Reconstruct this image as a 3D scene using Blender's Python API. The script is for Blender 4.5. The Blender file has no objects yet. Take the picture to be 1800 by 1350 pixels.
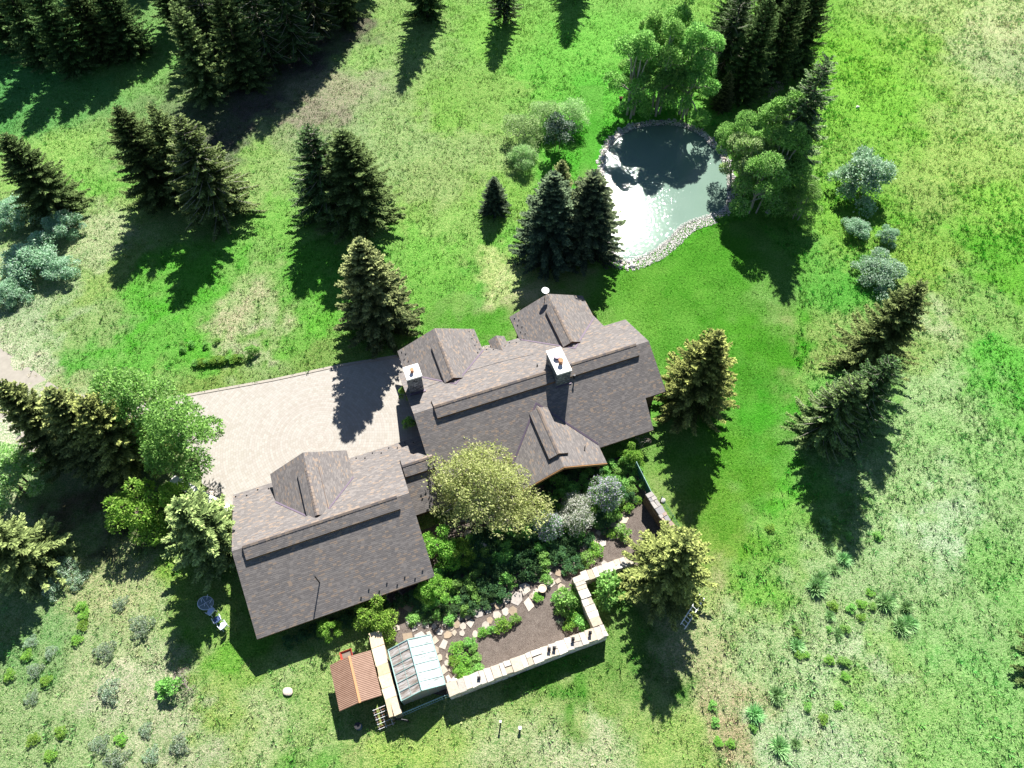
import bpy, math, random
import numpy as np
from mathutils import Vector

# ------------------------------------------------------------------ camera, sky, sun, exposure
SC = bpy.context.scene
COL = SC.collection
H_CAM, TILT, FPX = 60.0, math.radians(32), 1250.0
SUN_EL, SUN_AZ = math.radians(43), math.radians(8)          # azimuth from +Y (north) towards +X
cd = bpy.data.cameras.new('camera'); cam = bpy.data.objects.new('camera', cd); COL.objects.link(cam)
cam.location = (0, 0, H_CAM); cam.rotation_euler = (TILT, 0, 0)
cd.sensor_width = 36; cd.lens = 25.0; cd.clip_start = 0.5; cd.clip_end = 3000
SC.camera = cam
w = bpy.data.worlds.new('World'); SC.world = w; w.use_nodes = True
bg = w.node_tree.nodes['Background']
sky = w.node_tree.nodes.new('ShaderNodeTexSky'); sky.sky_type = 'NISHITA'; sky.sun_disc = False
sky.sun_elevation = SUN_EL; sky.sun_rotation = SUN_AZ; sky.altitude = 2000
w.node_tree.links.new(sky.outputs[0], bg.inputs[0]); bg.inputs[1].default_value = 0.05
sd = bpy.data.lights.new('sun', 'SUN'); sd.energy = 5.0; sd.angle = math.radians(0.5); sd.color = (1, 0.965, 0.91)
so = bpy.data.objects.new('sun', sd); COL.objects.link(so)
sdir = Vector((math.sin(SUN_AZ)*math.cos(SUN_EL), math.cos(SUN_AZ)*math.cos(SUN_EL), math.sin(SUN_EL)))
so.rotation_euler = sdir.to_track_quat('Z', 'Y').to_euler(); so.location = (0, 60, 90)
SC.view_settings.view_transform = 'Standard'; SC.view_settings.look = 'None'
SC.view_settings.exposure = 1.66; SC.view_settings.gamma = 1
SC.cycles.max_bounces = 6; SC.cycles.transparent_max_bounces = 8

# ------------------------------------------------------------------ measuring: photo pixels -> metres
sT, cT = math.sin(TILT), math.cos(TILT)
def at(u, v, z=0.0):
    a, b = (u-900)/FPX, (v-675)/FPX
    d = np.array([a, sT - b*cT, -cT - b*sT]); k = (H_CAM - z)/-d[2]
    return Vector((d[0]*k, d[1]*k, z))
def pxs(P):                                       # (N,3) -> (N,2) photo pixels
    P = np.asarray(P, float) - [0, 0, H_CAM]
    dep = np.maximum(P[:, 1]*sT - P[:, 2]*cT, 1)
    return np.stack([900 + FPX*P[:, 0]/dep, 675 - FPX*(P[:, 1]*cT + P[:, 2]*sT)/dep], 1)
TH = math.radians(20)                             # the house, shed, greenhouse and walls share these axes
E1 = Vector((math.cos(TH), math.sin(TH), 0)); E2 = Vector((-math.sin(TH), math.cos(TH), 0))
def W(x, y, z=0.0): return E1*x + E2*y + Vector((0, 0, z))
def lin(r, g, b): return tuple((c/255/12.92 if c < 10 else ((c/255+0.055)/1.055)**2.4) for c in (r, g, b))

# ------------------------------------------------------------------ numpy value noise
_rs = np.random.RandomState(5); _lat = _rs.rand(256, 256)
def vnoise(x, y):
    xi, yi = np.floor(x).astype(int), np.floor(y).astype(int); fx, fy = x-xi, y-yi
    fx, fy = fx*fx*(3-2*fx), fy*fy*(3-2*fy); g = lambda i, j: _lat[i % 256, j % 256]
    return (g(xi, yi)*(1-fx)+g(xi+1, yi)*fx)*(1-fy) + (g(xi, yi+1)*(1-fx)+g(xi+1, yi+1)*fx)*fy
def fbm(x, y, o=4):
    s, a, t = 0, 1, 0
    for k in range(o): s = s + a*vnoise(x*2**k+17*k, y*2**k+31*k); t += a; a *= .5
    return s/t
def inpoly(P, poly):
    x, y = P[:, 0], P[:, 1]; r = np.zeros(len(P), bool); n = len(poly)
    for i in range(n):
        x0, y0 = poly[i]; x1, y1 = poly[(i+1) % n]
        if y0 == y1: continue
        r ^= ((y0 > y) != (y1 > y)) & (x < (x1-x0)*(y-y0)/(y1-y0)+x0)
    return r
def polydist(P, poly):
    d = np.full(len(P), 1e9)
    for i in range(len(poly)):
        a = np.array(poly[i]); b = np.array(poly[(i+1) % len(poly)]); ab = b-a
        t = np.clip(((P-a)@ab)/max(ab@ab, 1e-9), 0, 1); d = np.minimum(d, np.linalg.norm(P-(a+t[:, None]*ab), axis=1))
    return d

# ------------------------------------------------------------------ objects
def tag(o, label=None, cat=None, group=None, kind=None):
    for k, v in (('label', label), ('category', cat), ('group', group), ('kind', kind)):
        if v: o[k] = v
    return o
def link(name, data, parent=None, loc=(0, 0, 0)):
    o = bpy.data.objects.new(name, data); COL.objects.link(o); o.location = loc
    if parent: o.parent = parent
    return o
def empty(name, loc=(0, 0, 0), rz=0):
    o = link(name, None, None, loc); o.rotation_euler.z = rz; o.empty_display_size = .3; return o
def copy_tree(o, parent=None):
    c = o.copy(); COL.objects.link(c)
    if parent: c.parent = parent
    for ch in o.children: copy_tree(ch, c)
    return c
def np_mesh(name, V, F, C=None, mats=(), smooth=False):
    V = np.asarray(V, np.float32); F = np.asarray(F, np.int32); n = F.shape[1]
    m = bpy.data.meshes.new(name); m.vertices.add(len(V)); m.vertices.foreach_set('co', V.ravel())
    m.loops.add(F.size); m.loops.foreach_set('vertex_index', F.ravel()); m.polygons.add(len(F))
    m.polygons.foreach_set('loop_start', np.arange(len(F), dtype=np.int32)*n)
    m.polygons.foreach_set('loop_total', np.full(len(F), n, np.int32))
    if smooth: m.polygons.foreach_set('use_smooth', np.ones(len(F), bool))
    if C is not None:
        a = m.color_attributes.new('Col', 'FLOAT_COLOR', 'POINT')
        a.data.foreach_set('color', np.c_[np.asarray(C, np.float32), np.ones(len(V), np.float32)].ravel())
    for x in mats: m.materials.append(x)
    m.update(); m.validate(); return m

class MB:
    """collects boxes, tubes and polygons into ONE mesh"""
    def __init__(s): s.v, s.f, s.m, s.uv, s.c = [], [], [], {}, {}
    def poly(s, pts, mi=0, uv=None, col=None):
        i = len(s.v); s.v += [tuple(p) for p in pts]; s.f.append(list(range(i, i+len(pts)))); s.m.append(mi)
        if uv: s.uv[len(s.f)-1] = uv
        if col: s.c[len(s.f)-1] = col
    def hexa(s, b, t, mi=0, col=None):               # bottom ring, top ring (counter-clockwise from above)
        n = len(b); s.poly(b[::-1], mi, None, col); s.poly(t, mi, None, col)
        for k in range(n): s.poly([b[k], b[(k+1) % n], t[(k+1) % n], t[k]], mi, None, col)
    def box(s, c, ax, ay, az, mi=0, col=None, taper=1.0):  # centre of base, half-axis vectors, height vector
        c, ax, ay, az = Vector(c), Vector(ax), Vector(ay), Vector(az)
        b = [c-ax-ay, c+ax-ay, c+ax+ay, c-ax+ay]; t = [c+az+(p-c)*taper for p in b]; s.hexa(b, t, mi, col)
    def bar(s, p, q, r=.03, mi=0, n=6, r2=None, col=None):
        p, q = Vector(p), Vector(q); d = (q-p).normalized(); a = d.orthogonal().normalized(); b = d.cross(a); r2 = r if r2 is None else r2
        P = [p+(a*math.cos(k*2*math.pi/n)+b*math.sin(k*2*math.pi/n))*r for k in range(n)]
        Q = [q+(a*math.cos(k*2*math.pi/n)+b*math.sin(k*2*math.pi/n))*r2 for k in range(n)]; s.hexa(P, Q, mi, col)
    def build(s, name, mats, parent=None, loc=(0, 0, 0), bevel=0, smooth=False):
        L = Vector(loc); m = bpy.data.meshes.new(name)
        m.from_pydata([tuple(Vector(p)-L) for p in s.v], [], s.f)
        for x in (mats if isinstance(mats, (list, tuple)) else [mats]): m.materials.append(x)
        m.polygons.foreach_set('material_index', s.m)
        if s.uv:
            ul = m.uv_layers.new(name='UVMap')
            for fi, uv in s.uv.items():
                for k, li in enumerate(m.polygons[fi].loop_indices): ul.data[li].uv = uv[k]
        if s.c:
            a = m.color_attributes.new('Col', 'FLOAT_COLOR', 'CORNER')
            for fi, c in s.c.items():
                for li in m.polygons[fi].loop_indices: a.data[li].color = (*c, 1)
        m.update(); o = link(name, m, parent, (0, 0, 0) if parent else loc)
        if smooth: m.polygons.foreach_set('use_smooth', [True]*len(m.polygons))
        if bevel:
            md = o.modifiers.new('bevel', 'BEVEL'); md.width = bevel; md.segments = 2; md.limit_method = 'ANGLE'
        return o

# ------------------------------------------------------------------ materials
class NT:
    def __init__(s, name):
        s.mat = bpy.data.materials.new(name); s.mat.use_nodes = True; s.t = s.mat.node_tree; s.b = s.t.nodes['Principled BSDF']
    def n(s, typ, ins=None, **kw):
        x = s.t.nodes.new('ShaderNode'+typ)
        for k, v in kw.items(): setattr(x, k, v)
        for k, v in (ins or {}).items():
            if hasattr(v, 'is_output') or isinstance(v, bpy.types.NodeSocket): s.t.links.new(v, x.inputs[k])
            else: x.inputs[k].default_value = v
        return x
    def math(s, op, a, b=0.0, c=0.0):
        return s.n('Math', {0: a, 1: b, 2: c}, operation=op).outputs[0]
    def mix(s, f, a, b, blend='MIX'):
        x = s.n('Mix', {0: f}, data_type='RGBA', blend_type=blend)
        for sock, v in ((x.inputs[6], a), (x.inputs[7], b)):
            if isinstance(v, bpy.types.NodeSocket): s.t.links.new(v, sock)
            else: sock.default_value = (*v, 1)
        return x.outputs[2]
    def ramp(s, f, stops, interp='LINEAR'):
        x = s.n('ValToRGB', {0: f}); cr = x.color_ramp; cr.interpolation = interp
        while len(cr.elements) < len(stops): cr.elements.new(.5)
        for e, (p, c) in zip(cr.elements, stops): e.position = p; e.color = (*c, 1)
        return x.outputs[0]
    def noise(s, scale, detail=3, rough=.55, vec=None):
        x = s.n('TexNoise', {'Scale': scale, 'Detail': detail, 'Roughness': rough})
        s.t.links.new(vec if vec else s.n('TexCoord').outputs['Object'], x.inputs['Vector']); return x.outputs[0]
    def set(s, col=None, rough=.8, bump=None, bs=.3, bd=.05, **kw):
        def put(k, v):
            if isinstance(v, bpy.types.NodeSocket): s.t.links.new(v, s.b.inputs[k])
            else: s.b.inputs[k].default_value = (*v, 1) if isinstance(v, tuple) and len(v) == 3 else v
        if col is not None: put('Base Color', col)
        put('Roughness', rough); put('Specular IOR Level', kw.pop('spec', .25))
        for k, v in kw.items(): put(k, v)
        if bump is not None:
            x = s.n('Bump', {'Height': bump, 'Strength': bs, 'Distance': bd}); s.t.links.new(x.outputs[0], s.b.inputs['Normal'])
        return s.mat

def simple(name, col, rough=.7, var=.25, scale=6, metallic=0.0, bs=.15):
    n = NT(name); f = n.noise(scale, 4)
    c = n.mix(f, tuple(x*(1-var) for x in col), tuple(min(1, x*(1+var)) for x in col))
    return n.set(c, rough, n.noise(scale*5, 3), bs, .02, Metallic=metallic)
def attr_mat(name, rough=.75, var=.25, scale=3.0, bs=.3, spec=.2):
    n = NT(name); a = n.n('Attribute', attribute_name='Col').outputs['Color']
    f = n.math('MULTIPLY_ADD', n.noise(scale, 4), var*2, 1-var)
    c = n.mix(1.0, a, n.n('CombineColor', {0: f, 1: f, 2: f}).outputs[0], 'MULTIPLY')
    return n.set(c, rough, n.noise(scale*4, 4), bs, .03, spec=spec)
def leaf_mat(name, trans=.3, rough=.55, spec=.25):
    n = NT(name); a = n.n('Attribute', attribute_name='Col').outputs['Color']
    r = n.n('ObjectInfo').outputs['Random']
    hs = n.n('HueSaturation', {'Hue': n.math('MULTIPLY_ADD', r, .03, .485), 'Saturation': 1.0, 'Value': n.math('MULTIPLY_ADD', r, .35, .82), 'Color': a}).outputs[0]
    n.set(hs, rough, spec=spec)
    tr = n.n('BsdfTranslucent', {'Color': hs}); mx = n.n('MixShader', {0: trans, 1: n.b.outputs[0], 2: tr.outputs[0]})
    n.t.links.new(mx.outputs[0], n.t.nodes['Material Output'].inputs[0]); return n.mat

def shingle_mat():
    n = NT('shingles'); uv = n.n('SeparateXYZ', {0: n.n('UVMap').outputs[0]}); u, v = uv.outputs[0], uv.outputs[1]
    rh, tw = .145, .29
    vr = n.math('DIVIDE', v, rh); row = n.math('FLOOR', vr); fv = n.math('FRACT', vr)
    rn = n.n('TexWhiteNoise', {'W': row}, noise_dimensions='1D').outputs['Value']
    uu = n.math('ADD', n.math('DIVIDE', u, tw), n.math('MULTIPLY', rn, 7.3)); cell = n.math('FLOOR', uu)
    wn = n.n('TexWhiteNoise', {'Vector': n.n('CombineXYZ', {0: cell, 1: row}).outputs[0]}, noise_dimensions='2D')
    tone = n.ramp(wn.outputs['Value'], [(0, (.098, .086, .078)), (.3, (.160, .142, .129)), (.58, (.127, .113, .104)), (.78, (.232, .164, .108)), (.9, (.080, .073, .070))], 'CONSTANT')
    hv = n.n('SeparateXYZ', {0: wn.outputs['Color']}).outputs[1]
    butt_shadow = n.math('MULTIPLY', n.math('LESS_THAN', fv, .40), n.math('GREATER_THAN', hv, .35))
    c = n.mix(n.math('MULTIPLY', butt_shadow, .72), tone, (.040, .038, .042))  # shadow lines under the shingle butts, painted into the colour
    g = n.noise(.35, 3, .6, n.n('UVMap').outputs[0]); c = n.mix(n.math('MULTIPLY', g, .35), c, (.150, .136, .126))
    gr = n.noise(60, 2, .6, n.n('UVMap').outputs[0]); c = n.mix(.35, c, n.ramp(gr, [(.3, (.07, .065, .065)), (.7, (.24, .225, .22))]))
    h = n.math('ADD', n.math('MULTIPLY', hv, .6), n.math('MULTIPLY', butt_shadow, -.5))
    return n.set(c, .9, h, .5, .015, spec=.12)

def stone_mat(name='stacked_stone', lo=(.16, .13, .10), hi=(.52, .44, .34), scale=4):
    n = NT(name); tc = n.n('TexCoord').outputs['Object']; mp = n.n('Mapping', {0: tc, 3: (1, 1, 2.2)}).outputs[0]
    vo = n.n('TexVoronoi', {'Scale': scale, 'Vector': mp}); ed = n.n('TexVoronoi', {'Scale': scale, 'Vector': mp}, feature='DISTANCE_TO_EDGE')
    r = n.n('SeparateColor', {0: vo.outputs['Color']}).outputs[0]
    c = n.ramp(r, [(0, lo), (.5, tuple((a+b)/2 for a, b in zip(lo, hi))), (1, hi)])
    e = n.math('LESS_THAN', ed.outputs[0], .05); c = n.mix(e, c, (.03, .027, .024))
    c = n.mix(n.math('MULTIPLY', n.noise(14, 4, .6, tc), .4), c, lo)
    return n.set(c, .85, n.math('MINIMUM', ed.outputs[0], .15), .8, .1)

M = {}
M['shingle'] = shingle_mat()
M['timber'] = simple('timber', (.13, .07, .038), .7, .35, 3)
M['wall_timber'] = simple('wall_timber', (.10, .058, .036), .75, .35, 2)
M['flash'] = simple('flashing', (.12, .095, .125), .5, .15, 2, .3)
M['cap'] = simple('mortar_cap', (.62, .60, .56), .8, .12, 3)
M['chim'] = stone_mat('chimney_stone', (.06, .065, .07), (.34, .34, .33), 3.2)
M['stone'] = attr_mat('wall_stone', .85, .3, 6, .6)
M['core'] = simple('wall_core', (.14, .115, .09), .9, .4, 5)
M['metal_dark'] = simple('dark_metal', (.03, .03, .032), .5, .2, 4, .4)
M['clay'] = simple('clay_pot', (.36, .17, .09), .8, .25, 8)
M['white'] = simple('white_metal', (.72, .74, .76), .45, .08, 5)
M['chairwhite'] = simple('chair_white', (.66, .72, .82), .45, .08, 5)
M['glass'] = NT('window_glass').set((.02, .025, .03), .08, spec=.6)
M['trunk'] = simple('bark', (.10, .08, .062), .9, .45, 5, 0, .5)
M['palebark'] = simple('pale_bark', (.30, .28, .24), .9, .3, 5, 0, .4)
M['needle'] = leaf_mat('needles', .22, .8, .03)
M['leaf'] = leaf_mat('leaves', .48, .7, .06)
M['grass'] = leaf_mat('grass_blades', .25, .9, .02)
M['rock'] = attr_mat('rock', .85, .35, 4, .6)
M['tealwood'] = simple('teal_painted_metal', (.23, .36, .335), .5, .15, 4)
M['greenpanel'] = simple('green_panel', (.022, .095, .075), .6, .25, 2)
M['red'] = simple('red_plastic', (.26, .045, .03), .4, .2, 5)
M['blue'] = simple('blue_plastic', (.05, .08, .17), .4, .15, 4)
M['rust'] = simple('rusty_brown', (.22, .10, .065), .7, .4, 8)

# ------------------------------------------------------------------ ground regions (photo-pixel outlines)
POND = [(1059, 287), (1063, 264), (1083, 240), (1114, 223), (1154, 217), (1190, 218), (1226, 230), (1252, 253), (1272, 276), (1283, 313), (1284, 347), (1276, 369), (1252, 380), (1208, 395), (1181, 420), (1154, 442), (1126, 456), (1099, 461), (1075, 443), (1063, 405), (1057, 350), (1057, 310)]
LAWN = [(1085, 480), (1130, 470), (1175, 455), (1215, 425), (1262, 398), (1320, 392), (1400, 470), (1398, 560), (1396, 640), (1400, 720), (1392, 800), (1345, 890), (1290, 985), (1262, 1040), (1190, 960), (1125, 800), (1165, 690), (1110, 570), (1060, 570), (1030, 545), (890, 600), (760, 580), (745, 560), (800, 510), (870, 540), (890, 520), (1000, 470)]
STRIP = [(1020, 150), (1060, 150), (1062, 230), (1045, 280), (1045, 330), (1010, 330), (1030, 230)]
DRIVE = [(225, 716), (265, 705), (330, 695), (480, 668), (600, 642), (705, 625), (745, 650), (775, 760), (700, 850), (500, 905), (404, 905), (372, 862), (355, 850), (350, 800), (280, 760)]
GARDEN = [(735, 935), (960, 850), (1060, 815), (1118, 790), (1140, 870), (1197, 950), (1105, 1005), (1022, 1030), (1062, 1110), (792, 1225), (735, 1215), (700, 1130), (664, 1110), (650, 1040), (745, 1010)]
HOUSE_LOC = [(-14.4, 18.6), (0, 18.6), (0, 24.4), (2.45, 24.4), (2.45, 24.85), (8.9, 24.85), (8.9, 23.2), (17.5, 23.2), (17.5, 24.85), (23, 24.85), (25.3, 27.5), (25.3, 36.5), (22.9, 38.5), (22.8, 41.3), (14.8, 41.3), (14.8, 38.6), (11, 38.6), (11, 41.2), (3, 41.2), (2.43, 31.5), (-14.4, 31.5)]
def wp(poly): return [tuple(at(*p)[:2]) for p in poly]
def smooth_poly(poly, n=4):
    P = np.array(poly); out = []; m = len(P)
    for i in range(m):
        p0, p1, p2, p3 = P[i-1], P[i], P[(i+1) % m], P[(i+2) % m]
        for k in range(n):
            t = k/n; out.append(tuple(.5*((2*p1)+(p2-p0)*t+(2*p0-5*p1+4*p2-p3)*t*t+(3*p1-p0-3*p2+p3)*t**3)))
    return out
POND_W = smooth_poly(wp(POND)); LAWN_W = smooth_poly(wp(LAWN), 3); STRIP_W = wp(STRIP); DRIVE_W = wp(DRIVE); GARDEN_W = wp(GARDEN)
HOUSE_W = [tuple(W(*p)[:2]) for p in HOUSE_LOC]

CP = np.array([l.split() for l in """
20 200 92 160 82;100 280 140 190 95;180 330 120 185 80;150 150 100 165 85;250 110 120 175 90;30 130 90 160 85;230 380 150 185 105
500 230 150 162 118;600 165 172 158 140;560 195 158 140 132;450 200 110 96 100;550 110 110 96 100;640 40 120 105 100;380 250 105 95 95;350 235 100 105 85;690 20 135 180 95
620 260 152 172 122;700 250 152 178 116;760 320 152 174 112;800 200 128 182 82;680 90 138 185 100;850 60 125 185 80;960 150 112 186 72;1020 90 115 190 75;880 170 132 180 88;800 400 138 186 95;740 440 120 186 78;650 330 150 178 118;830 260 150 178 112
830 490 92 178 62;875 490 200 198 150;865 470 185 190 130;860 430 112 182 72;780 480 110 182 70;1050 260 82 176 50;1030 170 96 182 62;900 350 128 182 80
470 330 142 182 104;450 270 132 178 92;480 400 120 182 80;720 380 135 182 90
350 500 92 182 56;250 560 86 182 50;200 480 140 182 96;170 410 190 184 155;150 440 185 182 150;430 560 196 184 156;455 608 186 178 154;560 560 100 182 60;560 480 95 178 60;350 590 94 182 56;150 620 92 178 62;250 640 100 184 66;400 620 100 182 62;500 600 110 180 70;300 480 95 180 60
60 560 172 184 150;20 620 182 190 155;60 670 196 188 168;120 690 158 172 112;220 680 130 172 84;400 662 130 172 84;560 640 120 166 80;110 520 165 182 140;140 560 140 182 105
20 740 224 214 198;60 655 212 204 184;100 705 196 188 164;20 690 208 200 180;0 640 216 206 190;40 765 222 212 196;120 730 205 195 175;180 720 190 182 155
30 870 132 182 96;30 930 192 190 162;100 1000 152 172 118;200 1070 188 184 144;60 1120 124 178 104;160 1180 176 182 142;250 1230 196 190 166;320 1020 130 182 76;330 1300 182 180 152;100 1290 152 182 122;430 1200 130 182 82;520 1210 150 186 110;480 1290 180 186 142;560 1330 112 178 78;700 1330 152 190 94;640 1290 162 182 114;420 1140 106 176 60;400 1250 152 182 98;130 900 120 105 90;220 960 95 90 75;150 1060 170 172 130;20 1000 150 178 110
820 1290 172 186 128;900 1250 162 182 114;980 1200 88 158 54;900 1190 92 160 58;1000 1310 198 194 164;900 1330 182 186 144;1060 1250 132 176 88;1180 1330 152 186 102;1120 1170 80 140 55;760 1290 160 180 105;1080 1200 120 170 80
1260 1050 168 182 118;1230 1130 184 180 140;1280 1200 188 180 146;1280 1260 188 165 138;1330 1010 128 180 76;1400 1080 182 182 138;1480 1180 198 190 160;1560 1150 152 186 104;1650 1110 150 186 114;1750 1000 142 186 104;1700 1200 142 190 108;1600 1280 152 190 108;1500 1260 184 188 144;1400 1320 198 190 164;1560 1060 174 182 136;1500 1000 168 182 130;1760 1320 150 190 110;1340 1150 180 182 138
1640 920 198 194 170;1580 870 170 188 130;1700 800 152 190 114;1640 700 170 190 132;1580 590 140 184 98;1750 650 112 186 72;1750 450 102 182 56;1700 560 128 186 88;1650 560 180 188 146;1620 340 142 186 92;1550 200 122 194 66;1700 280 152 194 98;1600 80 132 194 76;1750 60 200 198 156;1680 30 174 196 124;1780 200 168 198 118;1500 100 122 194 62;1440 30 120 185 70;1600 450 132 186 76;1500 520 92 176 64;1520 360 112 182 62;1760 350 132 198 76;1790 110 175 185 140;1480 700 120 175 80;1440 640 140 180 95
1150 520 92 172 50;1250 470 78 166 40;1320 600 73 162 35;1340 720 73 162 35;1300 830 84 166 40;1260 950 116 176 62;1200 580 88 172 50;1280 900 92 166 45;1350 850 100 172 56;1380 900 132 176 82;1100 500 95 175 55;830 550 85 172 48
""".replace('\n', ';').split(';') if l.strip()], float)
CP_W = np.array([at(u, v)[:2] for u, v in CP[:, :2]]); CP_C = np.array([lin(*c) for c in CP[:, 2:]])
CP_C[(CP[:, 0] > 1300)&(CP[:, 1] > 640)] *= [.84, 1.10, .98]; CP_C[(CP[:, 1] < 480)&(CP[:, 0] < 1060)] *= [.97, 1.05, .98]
GK = .52                                            # lit picture value -> surface colour at this sun and exposure
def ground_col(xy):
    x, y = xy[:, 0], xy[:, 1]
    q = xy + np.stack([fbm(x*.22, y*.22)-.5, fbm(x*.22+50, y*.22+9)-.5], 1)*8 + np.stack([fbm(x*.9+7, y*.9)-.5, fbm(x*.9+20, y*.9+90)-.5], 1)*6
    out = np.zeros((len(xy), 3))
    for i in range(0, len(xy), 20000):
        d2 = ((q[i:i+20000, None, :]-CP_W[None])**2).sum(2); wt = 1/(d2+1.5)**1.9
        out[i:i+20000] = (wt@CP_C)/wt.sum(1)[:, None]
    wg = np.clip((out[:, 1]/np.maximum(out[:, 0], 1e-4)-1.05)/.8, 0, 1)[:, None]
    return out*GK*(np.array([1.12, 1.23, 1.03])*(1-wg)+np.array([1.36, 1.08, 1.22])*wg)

# ------------------------------------------------------------------ ground sheet
def axis(lo, hi, step, far, grow=1.5):
    a = list(np.arange(lo, hi+step, step)); s = step*2; p = a[-1]
    while p < far: p += s; s *= grow; a.append(p)
    s = step*2; p = a[0]
    while p > -far: p -= s; s *= grow; a.insert(0, p)
    return np.array(a)
gx = axis(-80, 80, .36, 900); gy = axis(-2, 110, .36, 900)
GX, GY = np.meshgrid(gx, gy); XY = np.stack([GX.ravel(), GY.ravel()], 1)
z = np.zeros(len(XY)); pd = polydist(XY, POND_W); pin = inpoly(XY, POND_W)
z[pin] = -np.clip(pd[pin]*.35, 0, .9)
flat = np.minimum(polydist(XY, HOUSE_W), np.minimum(polydist(XY, GARDEN_W), polydist(XY, DRIVE_W)))
inside = inpoly(XY, HOUSE_W) | inpoly(XY, GARDEN_W) | inpoly(XY, DRIVE_W)
lawnm = inpoly(XY, LAWN_W) | inpoly(XY, STRIP_W)
amp = np.clip((flat-1)/4, 0, 1)*~inside*np.clip((pd-.8)/2, 0, 1)*np.where(lawnm, .3, 1)
z += amp*((fbm(XY[:, 0]*.5, XY[:, 1]*.5)-.5)*.22 + (fbm(XY[:, 0]*1.6, XY[:, 1]*1.6, 2)-.5)*.10)
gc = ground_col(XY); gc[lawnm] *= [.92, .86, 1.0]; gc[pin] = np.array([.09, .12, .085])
n1 = len(gx); idx = np.arange(len(XY)).reshape(len(gy), n1)
F = np.stack([idx[:-1, :-1].ravel(), idx[:-1, 1:].ravel(), idx[1:, 1:].ravel(), idx[1:, :-1].ravel()], 1)
n = NT('meadow_ground'); a = n.n('Attribute', attribute_name='Col').outputs['Color']
lm = n.n('Attribute', attribute_name='Lawn').outputs['Fac']
f1 = n.noise(1.3, 6, .72); f2 = n.noise(8, 5, .8); f3 = n.noise(.28, 3, .5)
dry = n.mix(1.0, a, (1.38, 1.24, 1.42), 'MULTIPLY'); grn = n.mix(1.0, a, (.40, .66, .40), 'MULTIPLY')
mm = n.mix(n.n('MapRange', {0: n.math('ADD', n.math('MULTIPLY', f1, .22), n.math('MULTIPLY', f2, .78)), 1: .43, 2: .57}).outputs[0], grn, dry)
lw = n.mix(n.n('MapRange', {0: n.math('ADD', n.math('MULTIPLY', f3, .22), n.math('MULTIPLY', n.noise(5, 4, .9), .78)), 1: .42, 2: .58}).outputs[0], n.mix(1.0, a, (.52, .72, .42), 'MULTIPLY'), n.mix(1.0, a, (1.5, 1.26, 1.6), 'MULTIPLY'))
M['ground'] = n.set(n.mix(lm, mm, lw), .95, n.math('ADD', n.noise(4, 6, .75), n.math('MULTIPLY', n.noise(14, 4, .75), .9)), 1.0, .16, spec=.05)
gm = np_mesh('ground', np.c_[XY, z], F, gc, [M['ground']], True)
la = gm.attributes.new('Lawn', 'FLOAT', 'POINT'); la.data.foreach_set('value', lawnm.astype(np.float32))
tag(link('ground', gm), kind='structure')

def sheet(name, poly, zz, mat, kind='structure'):
    m = bpy.data.meshes.new(name); m.from_pydata([(x, y, zz) for x, y in poly], [], [list(range(len(poly)))]); m.materials.append(mat)
    o = link(name, m); o['kind'] = kind; return o

# driveway: pale pavers laid in rings round a centre
n = NT('pavers'); cc = at(560, 772)
p = n.n('VectorMath', {0: n.n('TexCoord').outputs['Object'], 1: (-cc.x, -cc.y, 0)}, operation='ADD').outputs[0]
sx = n.n('SeparateXYZ', {0: p}); r = n.math('SQRT', n.math('ADD', n.math('MULTIPLY', sx.outputs[0], sx.outputs[0]), n.math('MULTIPLY', sx.outputs[1], sx.outputs[1])))
rr = n.math('DIVIDE', r, .24); ring = n.math('FLOOR', rr); fr = n.math('FRACT', rr)
ang = n.math('ARCTAN2', sx.outputs[1], sx.outputs[0]); aa = n.math('MULTIPLY', ang, n.math('MULTIPLY', n.math('ADD', ring, .5), .24/.30)); cell = n.math('FLOOR', aa); fa = n.math('FRACT', aa)
wn = n.n('TexWhiteNoise', {'Vector': n.n('CombineXYZ', {0: ring, 1: cell}).outputs[0]}, noise_dimensions='2D').outputs['Value']
rw = n.n('TexWhiteNoise', {'W': ring}, noise_dimensions='1D').outputs['Value']
c = n.ramp(wn, [(0, (.258, .238, .203)), (.35, (.280, .262, .230)), (.7, (.292, .276, .246)), (1, (.308, .288, .256))])
c = n.mix(n.math('MULTIPLY', n.math('GREATER_THAN', rw, .72), .2), c, (.23, .19, .16))
jt = n.math('MAXIMUM', n.math('LESS_THAN', fr, .14), n.math('LESS_THAN', fa, .11)); c = n.mix(n.math('MULTIPLY', jt, .32), c, (.16, .135, .115))
c = n.mix(n.math('MULTIPLY', n.noise(.5, 4, .6), .35), c, (.225, .20, .18))
M['paver'] = n.set(c, .85, n.math('MULTIPLY', jt, -1.0), .4, .01)
sheet('driveway', DRIVE_W, .012, M['paver'])
kb = MB(); M['kerb'] = simple('kerb_stone', (.26, .235, .20), .85, .2, 4); KP = DRIVE_W[1:6]
for i in range(len(KP)-1):
    a_, b_ = Vector((*KP[i], 0)), Vector((*KP[i+1], 0)); d = (b_-a_).normalized(); nn = Vector((-d.y, d.x, 0))
    kb.box((a_+b_)/2, (b_-a_)/2-d*.01, nn*.14, (0, 0, .06))
kb.build('driveway_edge', M['kerb'])['kind'] = 'structure'
sheet('patio', [tuple(W(*p)[:2]) for p in [(10.6, 37.5), (14.9, 37.5), (14.9, 39.4), (12.9, 40.3), (11.6, 40.6), (10.6, 40.2)]], .02, simple('patio_stone', (.26, .235, .21), .85, .2, 2))
sheet('gravel_track', wp([(-120, 605), (0, 612), (50, 645), (100, 680), (165, 700), (225, 714), (280, 760), (230, 800), (120, 800), (30, 792), (-120, 800)]), .006, simple('gravel', (.235, .215, .18), .95, .25, 1.5, 0, .6))
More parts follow.
